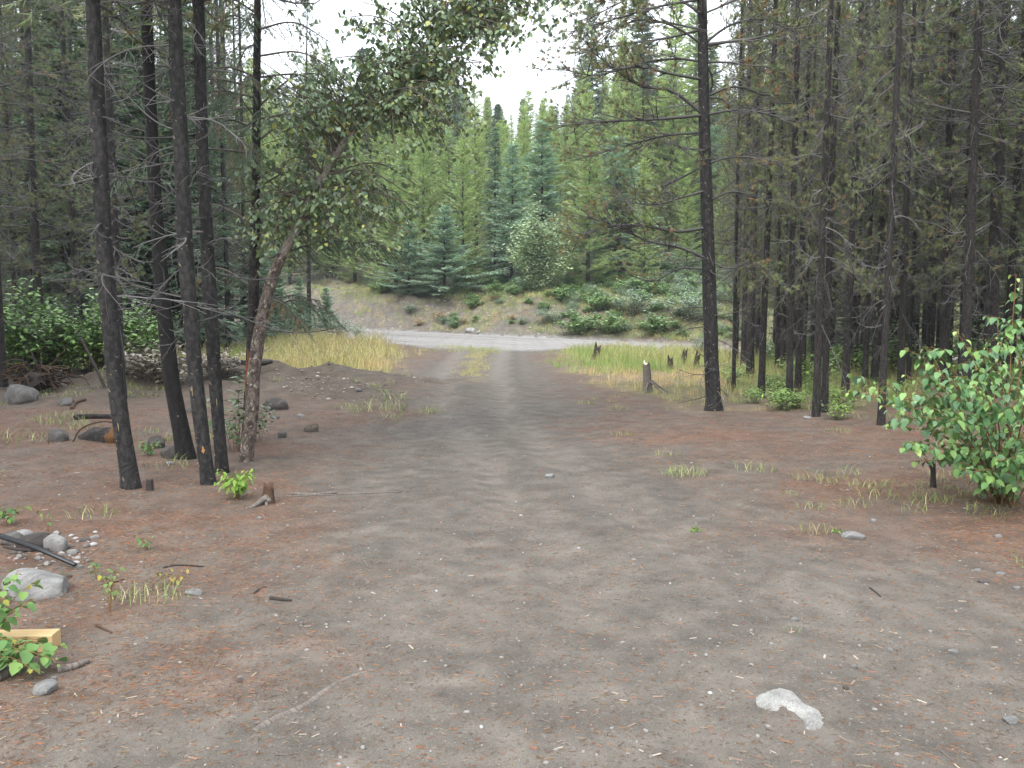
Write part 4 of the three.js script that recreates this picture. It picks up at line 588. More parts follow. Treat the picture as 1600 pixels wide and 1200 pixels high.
{
  const r = rng(710), L = { dry: [], green: [], orange: [], mix: [] };
  for (let k = 0; k < 60000; k++) {
    const d = 13 + 31 * r(), x = pxAt(-120 + 1840 * r(), d), g = grassAt(x, d); if (r() > g * clamp(d / 34, 0.35, 1) * (Math.abs(x) > 9 ? 0.45 : 1) * (0.28 + 0.3 * vn(x * 0.9, d * 0.9, 83))) continue;
    const n = vn(x * 0.35, d * 0.35, 81) + 0.5 * vn(x * 1.1, d * 1.1, 82), e = sstep(1.8, 0, Math.abs(d - (x < 0 ? 23.2 : 21))), dark = Math.abs(x) > 8.5;
    const kind = dark ? (r() < 0.7 ? 'green' : 'mix') : x > 0 && x < 4.5 && d < 25 && n > 0.0 ? (r() < 0.7 ? 'orange' : 'mix') : x < 0 && e * r() > 0.3 ? 'orange' : n > 0.35 ? (x < 0 ? 'dry' : 'mix') : n < -0.3 ? 'green' : r() < 0.5 ? 'mix' : x < 0 ? 'dry' : 'green';
    const s = (0.4 + 0.85 * r() ** 1.4) * lerp(0.35, 1, sstep(0.1, 0.9, g)) * (x > 0 ? 0.72 : 1) * lerp(0.6, 1, sstep(15, 26, d));
    L[kind].push([P(x, d), 0, r() * 6.28, 0, s * 1.15, s, s * 1.15]);
  }
  for (let k = 0; k < 12000; k++) { const d = 44 + 22 * r(), x = pxAt(480 + 720 * r(), d), s = roadS(x, d); if (s < 3.6 || s > 16) continue; const n = vn(x * 0.5, d * 0.5, 84) + 0.4 * sstep(5, 8, s) + 0.05 * (x - 1); if (r() > 0.3 + 0.5 * n) continue; const q = 0.3 + 0.4 * r(); L[r() < 0.45 ? 'green' : r() < 0.6 ? 'mix' : r() < 0.7 ? 'dry' : 'orange'].push([P(x, d), 0, r() * 6.28, 0, q * 1.3, q * 0.9, q * 1.3]); }
  for (let k = 0; k < 420; k++) { const d = 20 + 14 * r(), x = interp(RUT_L, d) * 0.5 + interp(RUT_R, d) * 0.5 + (r() + r() - 1) * 0.5, q = 0.1 + 0.16 * r() * r(); if (vn(x * 1.5, d * 0.7, 85) < -0.1) continue; L[r() < 0.5 ? 'dry' : 'mix'].push([P(x, d), 0, r() * 6.28, 0, q, q, q]); }
  for (let k = 0; k < 700; k++) { const d = 30.5 + 5 * r(), x = -3.4 + 4.4 * r(), q = 0.12 + 0.2 * r() * r(); if (vn(x * 1.2, d * 1.2, 86) + 0.3 < 0.35 * Math.abs(x + 1.2)) continue; L[r() < 0.6 ? 'green' : 'dry'].push([P(x, d), 0, r() * 6.28, 0, q, q, q]); }
  scatter('dry_grass', CL.dry, matGrass, L.dry, 'tall straw coloured grass in the meadows by the road', 'grass'); scatter('green_grass', CL.green, matGrass, L.green, 'green grass in the meadows and under the trees', 'grass'); scatter('orange_grass', CL.orange, matGrass, L.orange, 'bleached orange grass along the meadow edges', 'grass'); scatter('mixed_grass', CL.mix, matGrass, L.mix, 'yellowing green grass in the meadows by the road', 'grass');
  // thin tufts in the yard
  const T = []; const low = clumpGeo(720, 40, 0.085, 0.16, 2.4, [C(0.24, 0.32, 0.1), C(0.4, 0.35, 0.17), C(0.2, 0.28, 0.08)], 0.32);
  for (let k = 0; k < 2600; k++) { const d = 3.6 + 16 * r(), x = (r() < 0.5 ? -1 : 1) * (1.2 + 8 * r()), n = vn(x * 0.8, d * 0.8, 88) + 0.5 * vn(x * 2.4, d * 2.4, 89); if (n < 0.42 || redAt(x, d) < 0.5) continue; const s = 0.4 + 0.9 * r(); T.push([P(x, d), 0, r() * 6.28, 0, s, s, s]); }
  scatter('sparse_grass', low, matGrass, T, 'thin grass blades dotted over the needle covered yard', 'grass');
  for (const [px, py, s, label] of [[590, 640, 2.6, 'yellow green grass tuft beside the driveway, below the meadow'], [610, 625, 2.2, 'grass tuft on the left driveway edge nearest the meadow'], [1320, 742, 1.2, 'small round grass tuft on the red needles at right'], [1180, 735, 1.3, 'small grass tuft on the needles, left of the round one'], [1235, 985, 0.35, 'tiny grass sprig on the bare dirt at right'], [40, 690, 2.2, 'grass tuft beside the boulder on the mound slope'], [148, 805, 1.2, 'thin grass tuft on the needles below the foremost trunk'], [265, 730, 1.6, 'grass tuft at the foot of the blackest trunk'], [1275, 830, 0.9, 'grass sprigs beside the flat pale stone'], [1045, 712, 0.9, 'small green sprig at the right driveway edge']]) { const t = solo('grass_tuft', low, matGrass, label, 'grass tuft'); t.position.copy(G(px, py)); t.rotation.y = px; t.scale.set(s, s, s); }
}
{ // ground cover on the bank and under the hillside trees
  const r = rng(740), L = { green: [], grey: [] };
  for (let k = 0; k < 2600; k++) { const d = 42 + 40 * r(), x = pxAt(440 + 720 * r(), d), s = roadS(x, d); if (s < 4 || s > 34) continue; const n = vn(x * 0.5, d * 0.5, 95) + 0.12 * (x - 1) + 0.7 * sstep(6.5, 9, s); if (r() > 0.3 + 0.55 * n) continue; const q = (0.25 + 0.45 * r()) * (s < 7 ? 0.75 : 1); L[r() < 0.65 ? 'green' : 'grey'].push([P(x, d), 0, r() * 6.28, 0, q * 1.2, q, q * 1.2]); }
  for (const k in L) scatter('ground_cover', BUSH[k].foliage, matLeaf, L[k], k === 'green' ? 'low green ground cover on the bank and hillside' : 'grey green ground cover on the bank and hillside', 'ground cover');
}
// ---------------------------------------------------------------- leafy plants near the camera: every large leaf a part
function leafGeo(len, wid, cols, seed, pts = 7) {
  const mb = new MB(), r = rng(seed), col = cols;
  const droop = 0.08 + 0.3 * r(), wide = 0.85 + 0.3 * r(); wid *= wide; const rows = []; for (let k = 0; k <= pts; k++) { const t = k / pts, w = wid * 0.5 * Math.pow(Math.sin(Math.PI * Math.pow(t, 0.72)), 0.85) * (1 + 0.08 * Math.sin(k * 2.3 + seed)), y = -droop * len * t * t, m = []; for (const s of [-1, 0, 1]) m.push(mb.vert(s * w, y + Math.abs(s) * w * 0.28, -len * t, 0, 1, 0, (s + 1) / 2, t, col)); rows.push(m); }
  for (let k = 0; k < pts; k++) for (let s = 0; s < 2; s++) { const a = rows[k][s], b = rows[k][s + 1], c = rows[k + 1][s], d = rows[k + 1][s + 1]; mb.i.push(a, b, c, b, d, c); }
  return mb.smooth();
}
const leafMatOf = (r, g, b) => { const m = new THREE.MeshPhysicalMaterial({ roughness: 0.72, side: THREE.DoubleSide, transmission: 0.36, thickness: 0, specularIntensity: 0.5 }); m.color.setRGB(r, g, b); return m; };
const POP = [leafMatOf(0.14, 0.28, 0.085), leafMatOf(0.1, 0.22, 0.08), leafMatOf(0.22, 0.38, 0.11), leafMatOf(0.14, 0.26, 0.13), leafMatOf(0.33, 0.46, 0.12)];
const stemMat = new THREE.MeshStandardMaterial({ color: 0x7a5a3c, roughness: 0.8, vertexColors: true });
function leafyPlant(t, stems, o) {
  const r = rng(o.seed), st = new MB(), rest = new MB(), geos = [0, 1, 2, 3, 4].map((k) => leafGeo(o.leaf, o.leaf * o.ratio, [1, 1, 1], o.seed + k)), spots = [];
  for (const { pts, rad, leaves } of stems) {
    const q = curve(pts, 12); st.tube(q, (u) => rad * (1 - 0.75 * u), 5, { cap: true, col: [1, 1, 1] });
    for (let k = 0; k < leaves; k++) {
      const u = o.low + (1 - o.low) * (k + 0.7 * r()) / leaves, f = u * 12, i = Math.min(11, Math.floor(f)), p = q[i].clone().lerp(q[i + 1], f - i), w = k * 2.4 + r() * 0.8, dir = V(Math.cos(w), 0.35 - 0.6 * r(), Math.sin(w)).normalize(), stalk = o.stalk * (0.6 + 0.8 * r()), b = p.clone().addScaledVector(dir, stalk);
      st.tube([p, b], [0.0018, 0.0012], 3, { cap: false, col: [1.1, 1.1, 0.8] });
      spots.push([b, dir, (0.35 + 0.85 * r()) * (u > 0.9 ? 0.65 : 1), u]);
    }
  }
  part('stems', st.smooth(), stemMat, t, 'stuff');
  const order = spots.map((s, k) => [s, k]).sort((a, b) => b[0][0].z - a[0][0].z || a[1] - b[1]);
  order.forEach(([[b, dir, s, u]], k) => {
    const tip = u > 0.88 && r() < 0.7, mat = o.mats[tip ? (r() < 0.6 ? 2 : 4) % o.mats.length : Math.floor(r() * Math.min(4, o.mats.length))], m = new THREE.Mesh(geos[k % 5], mat);
    m.position.copy(b); m.rotation.set(-0.25 - o.hang * (0.3 + r()), Math.atan2(-dir.x, -dir.z) + (r() - 0.5) * 0.6, (r() - 0.5) * 0.9, 'YXZ'); m.scale.set(s, s, s);
    if (k < 298) { m.name = 'leaf'; m.castShadow = m.receiveShadow = true; t.add(m); }
    else { m.updateMatrix(); const g = m.geometry.clone().applyMatrix4(m.matrix), p = g.getAttribute('position'), n = g.getAttribute('normal'), c = [mat.color.r, mat.color.g, mat.color.b], base = rest.p.length / 3; for (let z = 0; z < p.count; z++) rest.vert(p.getX(z), p.getY(z), p.getZ(z), n.getX(z), n.getY(z), n.getZ(z), 0, 0, c); for (const z of g.index.array) rest.i.push(base + z); }
  });
  if (rest.i.length) part('foliage', rest.geo(), matLeaf, t, 'stuff');
}
{ // poplar shrub at the right edge
  const foot = G(1568, 786), d = -foot.z, t = thing('poplar_shrub', 'young broadleaf shrub with glossy green leaves at the right edge', 'shrub', foot), r = rng(801), R = (px, py, dd) => at(px, py, d + dd).sub(foot), stems = [];
  const tips = [[1588, 428, 0.1, 30], [1492, 512, -0.2, 30], [1450, 565, 0.0, 30], [1362, 608, -0.3, 24], [1430, 610, 0.3, 26], [1540, 530, 0.5, 28], [1630, 470, 0.3, 26], [1660, 540, -0.2, 26], [1410, 700, -0.4, 20], [1440, 650, 0.2, 24], [1480, 640, -0.6, 24], [1520, 600, -0.7, 26], [1560, 560, -0.5, 26], [1600, 620, -0.9, 26], [1470, 690, -0.3, 20], [1510, 740, -0.6, 18], [1560, 720, -0.9, 20], [1620, 700, -0.8, 22], [1660, 640, -0.5, 22], [1700, 600, 0.1, 22], [1690, 720, -0.5, 20], [1590, 760, -0.7, 14], [1450, 620, 0.6, 20], [1500, 580, 0.8, 20], [1600, 540, 0.8, 20], [1640, 600, 0.7, 20], [1540, 650, 0.4, 20], [1490, 720, 0.3, 16], [1580, 670, -0.3, 22], [1352, 616, -0.1, 22], [1390, 640, -0.5, 22], [1385, 660, 0.1, 20], [1415, 585, 0.3, 22], [1455, 540, 0.2, 22], [1420, 720, -0.2, 18], [1400, 630, 0.4, 18], [1465, 600, -0.5, 20]];
  for (const [x, y, z, n] of tips) { const tip = R(x, y, z), a = V((r() - 0.5) * 0.12, -0.06, (r() - 0.5) * 0.12), m = tip.clone().multiplyScalar(0.55); m.y += 0.08 * (tip.length()) + 0.05; m.x *= 0.8; stems.push({ pts: [a, m, tip], rad: 0.008, leaves: Math.round(n * 1.4) });
    for (let k = 0; k < 3; k++) { const b = m.clone().lerp(tip, 0.1 + 0.75 * r()), e = b.clone().add(V((r() - 0.62) * 0.55, (r() - 0.35) * 0.4, (r() - 0.5) * 0.5)); if (e.y < 0.1) e.y = 0.1; stems.push({ pts: [b, b.clone().lerp(e, 0.5).add(V(0, 0.03, 0)), e], rad: 0.003, leaves: 11 }); } }
  leafyPlant(t, stems, { seed: 802, leaf: 0.076, ratio: 0.7, low: 0.15, stalk: 0.03, hang: 0.6, mats: POP });
}
{ // shrub with round leaves, bottom left, growing over the lumber
  const foot = G(-45, 1050), d = -foot.z, t = thing('round_leaf_shrub', 'low shrub with round light green leaves growing over the board', 'shrub', foot), R = (px, py, dd) => at(px, py, d + dd).sub(foot), stems = [];
  for (const [x, y, z, n] of [[55, 935, 0.25, 11], [30, 890, 0.35, 11], [-20, 880, 0.3, 11], [10, 930, 0.1, 10], [60, 905, 0.4, 8], [100, 1010, 0.05, 13], [85, 1030, -0.05, 12], [60, 1050, -0.12, 12], [30, 1045, -0.1, 11], [105, 1040, 0, 8], [-30, 960, 0.2, 10], [20, 1000, -0.12, 9], [70, 1000, 0.1, 8], [-40, 1010, -0.2, 10]]) { const tip = R(x, y, z), m = tip.clone().multiplyScalar(0.5); m.y = Math.max(0.08, m.y + 0.07); stems.push({ pts: [V(0.02, -0.04, 0), m, tip], rad: 0.004, leaves: Math.round(n * 1.6) }); }
  leafyPlant(t, stems, { seed: 812, leaf: 0.056, ratio: 0.86, low: 0.35, stalk: 0.015, hang: 0.35, mats: [leafMatOf(0.15, 0.28, 0.08), leafMatOf(0.12, 0.24, 0.075), leafMatOf(0.2, 0.33, 0.09), leafMatOf(0.13, 0.25, 0.07), leafMatOf(0.32, 0.3, 0.06)] });
}
function smallPlant(px, py, h, w, stems, leaves, leaf, ratio, mats, label, seed, hang = 0.3) { const foot = G(px, py), t = thing('leafy_plant', label, 'plant', foot), r = rng(seed), list = []; for (let k = 0; k < stems; k++) { const a = (k + r()) / stems * 6.283, q = w * 0.5 * (0.4 + 0.6 * r()), tip = V(Math.cos(a) * q, h * (0.6 + 0.5 * r()), Math.sin(a) * q); list.push({ pts: [V(0, -0.04, 0), V(tip.x * 0.3, tip.y * 0.6, tip.z * 0.3), tip], rad: 0.002, leaves }); } leafyPlant(t, list, { seed, leaf, ratio, low: 0.35, stalk: 0.01, hang, mats }); }
const LIME = [leafMatOf(0.24, 0.4, 0.07), leafMatOf(0.2, 0.36, 0.06), leafMatOf(0.3, 0.44, 0.09)], MIDG = [leafMatOf(0.14, 0.26, 0.08), leafMatOf(0.1, 0.2, 0.07), leafMatOf(0.18, 0.28, 0.07)], YELG = [leafMatOf(0.2, 0.3, 0.07), leafMatOf(0.16, 0.27, 0.08), leafMatOf(0.42, 0.36, 0.06)];
smallPlant(372, 780, 0.27, 0.46, 17, 12, 0.07, 0.42, LIME, 'bright lime green leafy plant at the foot of the flecked trunk', 821);
smallPlant(172, 955, 0.3, 0.22, 6, 7, 0.034, 0.7, YELG, 'sparse yellow green seedling standing alone on the needles', 822); smallPlant(150, 905, 0.14, 0.12, 3, 5, 0.03, 0.7, MIDG, 'tiny thin seedling just left of the yellow green seedling', 823);
smallPlant(12, 820, 0.16, 0.32, 8, 7, 0.05, 0.6, MIDG, 'green leafy plant at the left edge above the stone pile', 824); smallPlant(228, 858, 0.1, 0.2, 4, 5, 0.04, 0.5, MIDG, 'small green weed on the needles right of the stone pile', 825); smallPlant(75, 830, 0.16, 0.12, 3, 5, 0.035, 0.5, MIDG, 'thin upright seedling behind the stone pile', 826);
smallPlant(270, 912, 0.1, 0.26, 5, 5, 0.04, 0.5, [leafMatOf(0.3, 0.28, 0.08), leafMatOf(0.36, 0.27, 0.07)], 'yellowing weed beside the flat white stone', 827); smallPlant(232, 712, 0.16, 0.4, 8, 8, 0.055, 0.6, MIDG, 'leafy weed between the foremost trunk and the dark boulder', 828); smallPlant(1088, 829, 0.03, 0.12, 5, 4, 0.035, 0.5, MIDG, 'small flat green weed on the bare dirt', 829); smallPlant(1305, 831, 0.025, 0.1, 5, 4, 0.035, 0.5, MIDG, 'small green weed left of the flat pale stone', 830);

// ---------------------------------------------------------------- stones, stumps, logs and other things on the ground
function rockGeo(seed, w, h, dep, jag = 0.28, detail = 4) {
  let g = new THREE.IcosahedronGeometry(1, detail); g.deleteAttribute('normal'); g.deleteAttribute('uv'); g = mergeVertices(g, 1e-4); const p = g.getAttribute('position'), v = V(), uv = [];
  const rc = rng(seed * 13 + 1), cuts = Array.from({ length: 11 }, () => [V(rc() - 0.5, rc() - 0.35, rc() - 0.5).normalize(), 0.62 + 0.3 * rc()]);
  for (let k = 0; k < p.count; k++) { v.fromBufferAttribute(p, k); for (const [n, c] of cuts) { const e = v.dot(n) - c; if (e > 0) v.addScaledVector(n, -e * 0.92); } const q = 1 + jag * (vn3(v.x * 1.3, v.y * 1.3, v.z * 1.3, seed) * 0.9 + 0.5 * vn3(v.x * 3, v.y * 3, v.z * 3, seed + 3) + 0.18 * vn3(v.x * 8, v.y * 8, v.z * 8, seed + 7)); v.multiplyScalar(q); v.x = Math.sign(v.x) * Math.pow(Math.abs(v.x), 0.85); v.y = Math.sign(v.y) * Math.pow(Math.abs(v.y), 0.8); p.setXYZ(k, v.x * w / 2, v.y * h / 2, v.z * dep / 2); uv.push(v.x * w * 1.6 + v.z * 0.4, v.y * h * 1.6 + v.z * dep * 1.2); }
  g.setAttribute('uv', new THREE.Float32BufferAttribute(uv, 2)); g.computeVertexNormals(); return g;
}
// pixel of its foot, width and height in pixels, how deep it is against its width, how far it is sunk
for (const [px, py, w, h, dep, mat, label, tilt = 0] of [
  [52, 934, 118, 46, 0.7, rockWhite, 'large pale grey boulder at the left edge under the shrub', -0.22], [82, 862, 46, 30, 0.8, rockWhite, 'white stone on top of the stone pile'], [48, 862, 60, 34, 0.8, rockDark, 'dark earthy stone in the middle of the stone pile'], [14, 852, 44, 26, 0.8, rockGrey, 'grey stone at the left end of the stone pile'], [34, 842, 34, 16, 0.8, rockWhite, 'pale flat stone behind the black strip in the pile'],
  [112, 866, 20, 9, 0.8, rockWhite, 'small white stone right of the white one in the pile'], [130, 846, 16, 8, 0.8, rockGrey, 'small grey stone behind the pile, toward the trunks'], [100, 905, 22, 10, 0.8, rockTan, 'small tan stone between the black strip and the boulder'], [122, 889, 14, 8, 0.7, rockWhite, 'pale small stone at the tip of the black strip'], [146, 842, 16, 7, 0.8, rockWhite, 'small white stone farthest right of the pile'],
  [66, 1086, 40, 22, 0.8, rockWhite, 'pale stone in front of the round leaved shrub', 0.2], [84, 1063, 11, 8, 0.8, rockWhite, 'tiny white stone just below the round leaved shrub'], [302, 930, 30, 9, 0.7, rockWhite, 'flat white stone beside the yellowing weed'], [440, 684, 18, 14, 0.9, rockGrey, 'pale grey stone left of the tan boulder by the driveway'], [485, 675, 25, 18, 0.9, rockTan, 'round tan boulder on the left driveway side'],
  [88, 690, 32, 24, 0.8, rockGrey, 'grey boulder on the slope below the short log'], [28, 630, 62, 32, 0.7, rockGrey, 'broad grey boulder beside the uprooted stump'], [100, 634, 26, 14, 0.8, rockGrey, 'small pale stone right of the uprooted stump'], [242, 700, 30, 24, 0.9, rockDark, 'angular dark stone left of the blackest trunk'], [268, 716, 44, 26, 0.9, rockDark, 'dark grey boulder at the foot of the blackest trunk'],
  [264, 726, 12, 7, 0.8, rockWhite, 'small pale stone in front of the dark boulder'], [735, 519, 16, 9, 0.8, rockWhite, 'white boulder at the foot of the bank across the road'], [748, 520, 8, 4, 0.8, rockWhite, 'small white stone beside the white boulder across the road'], [859, 746, 19, 7, 0.7, rockWhite, 'bright chip of stone alone in the middle of the driveway'], [1335, 842, 38, 13, 0.8, rockWhite, 'flat pale stone on the dirt at right'],
  [1243, 970, 14, 6, 0.8, rockWhite, 'small white chip on the dirt right of centre'], [1491, 1021, 22, 8, 0.5, rockWhite, 'long white chip near the lower right'], [1336, 1045, 12, 8, 0.8, rockWhite, 'small round white stone above the sunken white rock'], [1322, 1077, 10, 7, 0.9, rockTan, 'little brown stone beside the sunken white rock'], [1582, 1130, 26, 12, 0.9, rockWhite, 'white stone at the lower right corner'],
  [1392, 1018, 11, 6, 0.8, rockWhite, 'little white stone left of the long white chip'], [1530, 893, 14, 5, 0.7, rockWhite, 'first white chip of the row near the right edge'], [1565, 898, 16, 5, 0.7, rockWhite, 'second white chip of the row near the right edge'], [1537, 911, 18, 5, 0.7, rockGrey, 'flat grey chip below the row of white chips'], [1590, 921, 14, 6, 0.8, rockWhite, 'white chip nearest the right edge'],
  [1562, 840, 14, 5, 0.7, rockWhite, 'white chip just below the poplar shrub'], [1365, 815, 10, 5, 0.8, rockWhite, 'white chip above the flat pale stone'], [405, 812, 10, 6, 0.8, rockWhite, 'small white stone below the cut stump'], [374, 1066, 11, 8, 0.9, rockGrey, 'pale bluish pebble on the dirt lower left'], [1262, 655, 14, 6, 0.8, rockWhite, 'white scrap stone at the foot of the close pair of pines'],
  [430, 655, 14, 8, 0.8, rockGrey, 'grey stone in the rubble below the mound'], [418, 642, 12, 9, 0.8, rockGrey, 'pale stone in the rubble right of the leaning tree'], [470, 652, 12, 6, 0.8, rockWhite, 'pale stone in the rubble above the tan boulder'], [428, 640, 40, 22, 0.8, rockDark, 'earthy boulder sunk in the mound by the leaning tree'], [560, 612, 14, 8, 0.8, rockGrey, 'stone on the low dirt heap near the meadow'], [300, 645, 22, 18, 0.9, rockGrey, 'rounded grey stone between the charred trunks'],
]) {
  const f = G(px, py), k = -f.z / FOCAL, ww = w * k * 0.95, hh = h * k * 1.25, g = rockGeo(px * 3 + py, ww, hh, ww * dep, 0.3, w > 24 ? 5 : 3), m = solo('stone', g, mat, label, 'stone'); m.position.set(f.x, f.y + hh * 0.18, f.z - ww * dep * 0.3); m.rotation.set(0, (hash2(px, py, 2) - 0.5) * 0.6, tilt);
}
{ // sunken white rock with a curved outline
  const o = [[1180, 1092], [1192, 1082], [1216, 1077], [1238, 1082], [1254, 1094], [1262, 1104], [1276, 1110], [1286, 1126], [1284, 1138], [1262, 1140], [1254, 1124], [1238, 1112], [1224, 1105], [1210, 1112], [1196, 1110], [1182, 1101]].map(([a, b]) => G(a, b)), c = o.reduce((s, p) => s.add(p), V()).divideScalar(o.length), mb = new MB(), crv = new THREE.CatmullRomCurve3(o, true).getPoints(120), x0 = Math.min(...crv.map((p) => p.x)) - 0.02, x1 = Math.max(...crv.map((p) => p.x)) + 0.02, z0 = Math.min(...crv.map((p) => p.z)) - 0.02, z1 = Math.max(...crv.map((p) => p.z)) + 0.02, st = 0.006, nx = Math.ceil((x1 - x0) / st), nz = Math.ceil((z1 - z0) / st), id = new Map();
  const edge = (x, z) => { let inside = false, best = 1e9; for (let a = 0, b = crv.length - 1; a < crv.length; b = a++) { const p = crv[a], q = crv[b]; if ((p.z > z) !== (q.z > z) && x < (q.x - p.x) * (z - p.z) / (q.z - p.z) + p.x) inside = !inside; best = Math.min(best, Math.hypot(p.x - x, p.z - z)); } return (inside ? best : -best) + 0.006 * vn(x * 45, z * 45, 90); };
  for (let j = 0; j <= nz; j++) for (let i = 0; i <= nx; i++) { const x = x0 + i * st, z = z0 + j * st, e = edge(x, z); if (e < -0.014) continue; id.set(j * 10000 + i, mb.vert(x - c.x, H(x, z) - 0.004 + 0.03 * clamp(e / 0.03, -1, 1) - 0.008 * clamp(e / 0.03, 0, 1) ** 2 + 0.0035 * vn(x * 30, z * 30, 91) + 0.005 * vn(x * 11, z * 11, 92) - c.y, z - c.z, 0, 1, 0, x * 2, z * 2, [1, 1, 1])); }
  for (let j = 0; j < nz; j++) for (let i = 0; i < nx; i++) { const [a, b, e, f] = [j * 10000 + i, j * 10000 + i + 1, (j + 1) * 10000 + i, (j + 1) * 10000 + i + 1].map((k) => id.get(k)); if ([a, b, e, f].every((k) => k !== undefined)) mb.i.push(a, e, b, b, e, f); }
  const m = solo('sunken_rock', mb.smooth(false), new THREE.MeshStandardMaterial({ map: rockTex, color: 0xdedcd6, roughness: 0.9, bumpMap: rockBump, bumpScale: 0.012, side: THREE.DoubleSide }), 'sunken white rock with a hooked outline in the dirt at bottom right', 'rock'); m.position.copy(c);
}
const woodTex = (seed, base, grain) => canvasTex(512, 256, (x, w, h) => { const r = rng(seed); x.fillStyle = base; x.fillRect(0, 0, w, h); for (let k = 0; k < 220; k++) { const y = r() * h; x.strokeStyle = grain; x.globalAlpha = 0.08 + 0.25 * r(); x.lineWidth = 0.6 + 2 * r(); x.beginPath(); x.moveTo(0, y); x.bezierCurveTo(w * 0.3, y + (r() - 0.5) * 14, w * 0.6, y + (r() - 0.5) * 14, w, y); x.stroke(); } x.globalAlpha = 1; });
const matWoodGrey = new THREE.MeshStandardMaterial({ map: woodTex(901, '#787069', '#3f3934'), roughness: 0.95 }), matWoodPale = new THREE.MeshStandardMaterial({ map: woodTex(902, '#cfc6b6', '#a3957f'), roughness: 0.9 }), matRot = new THREE.MeshStandardMaterial({ map: woodTex(903, '#55402f', '#2c1e15'), roughness: 0.95 }), matDarkWood = new THREE.MeshStandardMaterial({ map: woodTex(904, '#3d3531', '#1f1a18'), roughness: 0.95 });
function stump(px, py, w, h, label, side, topMat, o = {}) {
  const f = G(px, py), k = -f.z / FOCAL, rad = w * k / 2, hh = h * k, t = thing('stump', label, 'stump', f), mb = new MB(), r = rng(px * 7 + py), lean = o.lean ?? 0, sides = 16, rows = 9, ids = [], tops = [];
  for (let j = 0; j <= rows; j++) { const row = []; for (let s = 0; s <= sides; s++) { const a = s / sides * 6.283, u = j / rows, jag = (o.jag ?? 0.12) * vn(Math.cos(a) * 2 + px, Math.sin(a) * 2, 4), q = rad * (1 + 0.55 * Math.exp(-u * 4) * (0.7 + 0.5 * vn(Math.cos(a) * 2, Math.sin(a) * 2, px)) - 0.3 * u + 0.16 * vn(Math.cos(a) * 4 + 9, Math.sin(a) * 4 + u * 2, px + 1)), y = -0.06 + (hh * (1 + jag) + 0.06) * u; row.push(mb.vert(Math.cos(a) * q + lean * y, y, Math.sin(a) * q, Math.cos(a), 0, Math.sin(a), s / 8, u * hh * 3, [1, 1, 1])); } ids.push(row); }
  for (let j = 0; j < rows; j++) for (let s = 0; s < sides; s++) { const a = ids[j][s], b = ids[j][s + 1], c = ids[j + 1][s], d = ids[j + 1][s + 1]; mb.i.push(a, c, b, b, c, d); }
  const trunk = part('trunk', mb.smooth(false), side, t);
  const top = new MB(), m = top.vert(lean * hh, hh * 0.97, 0, 0, 1, 0, 0.5, 0.5, [1, 1, 1]), ring = []; for (let s = 0; s <= sides; s++) { const o3 = ids[rows][s] * 3, a = s / sides * 6.283; ring.push(top.vert(mb.p[o3], mb.p[o3 + 1] - 0.003, mb.p[o3 + 2], 0, 1, 0, 0.5 + 0.3 * Math.cos(a), 0.5 + 0.3 * Math.sin(a), [1, 1, 1])); } for (let s = 0; s < sides; s++) top.i.push(m, ring[s + 1], ring[s]);
  part('cut_face', top.smooth(false), topMat, trunk);
  for (const [dx, dy, dz, l, rr] of o.roots ?? []) { const q = new MB(), n = V(dx, dy, dz).normalize(), pts = [V(0, hh * 0.45, 0)]; for (let z = 1; z <= 5; z++) pts.push(V(n.x * l * z / 5, Math.max(0.005, hh * 0.45 * (1 - z / 4)) , n.z * l * z / 5).add(V((r() - 0.5) * 0.03, 0, (r() - 0.5) * 0.03))); q.tube(pts, (u) => rr * (1 - 0.7 * u), 7, { rough: 0.25, seed: px }); part('root', q.smooth(false), matWoodGrey, t); }
  return t;
}
stump(1012, 612, 15, 46, 'tall grey weathered stump with a white cut top in the right meadow', matWoodGrey, matWoodPale, { lean: -0.06, jag: 0.15, roots: [[1, 0, 0.5, 0.5, 0.03], [0.8, 0, 0.9, 0.45, 0.025], [-0.3, 0, 1, 0.3, 0.03]] });
stump(931, 562, 13, 18, 'broken dark stump in the grass nearest the road', matDarkWood, matDarkWood, { jag: 0.7, lean: 0.15 }); stump(1047, 577, 10, 16, 'small dark stump in the green grass, left of three', matDarkWood, matDarkWood, { jag: 0.6 }); stump(1066, 570, 9, 18, 'small dark stump in the green grass, middle of three', matDarkWood, matDarkWood, { jag: 0.8, lean: 0.2 }); stump(1087, 574, 9, 18, 'small dark stump in the green grass, right of three', matDarkWood, matDarkWood, { jag: 0.8, lean: 0.15 });
stump(420, 786, 22, 30, 'cut grey stump with a pale root beside the lime green plant', matRot, matRot, { jag: 0.35, roots: [[-0.5, 0, 1, 0.26, 0.03], [0.1, 0, 1, 0.12, 0.03]] }); stump(234, 766, 13, 17, 'small black stump at the foot of the foremost trunk', matDarkWood, matDarkWood, { jag: 0.3 });
{ const t = stump(1458, 762, 9, 44, 'thin dark snag sticking up before the poplar shrub', matDarkWood, matDarkWood, { jag: 0.5, lean: -0.05 }); const q = new MB(); q.tube([V(0, 0.14, 0), V(-0.05, 0.2, 0.02), V(-0.1, 0.27, 0.02)], [0.012, 0.008, 0.003], 6, {}); part('twig', q.smooth(false), matDarkWood, t); }
function stick(name, pix, rad, mat, label, category, lift = 0.6, rough = 0.15) { const ps = pix.map(([x, y]) => G(x, y, rad * lift)), o = ps[0].clone(), mb = new MB(), pts = curve(ps.map((p) => p.clone().sub(o)), 14); mb.tube(pts, (t) => rad * (1 - 0.35 * t) * (t < 0.02 || t > 0.98 ? 0.8 : 1), 9, { rough, seed: pix[0][0], freq: 14 }); const m = solo(name, mb.smooth(false), mat, label, category); m.position.copy(o); return m; }
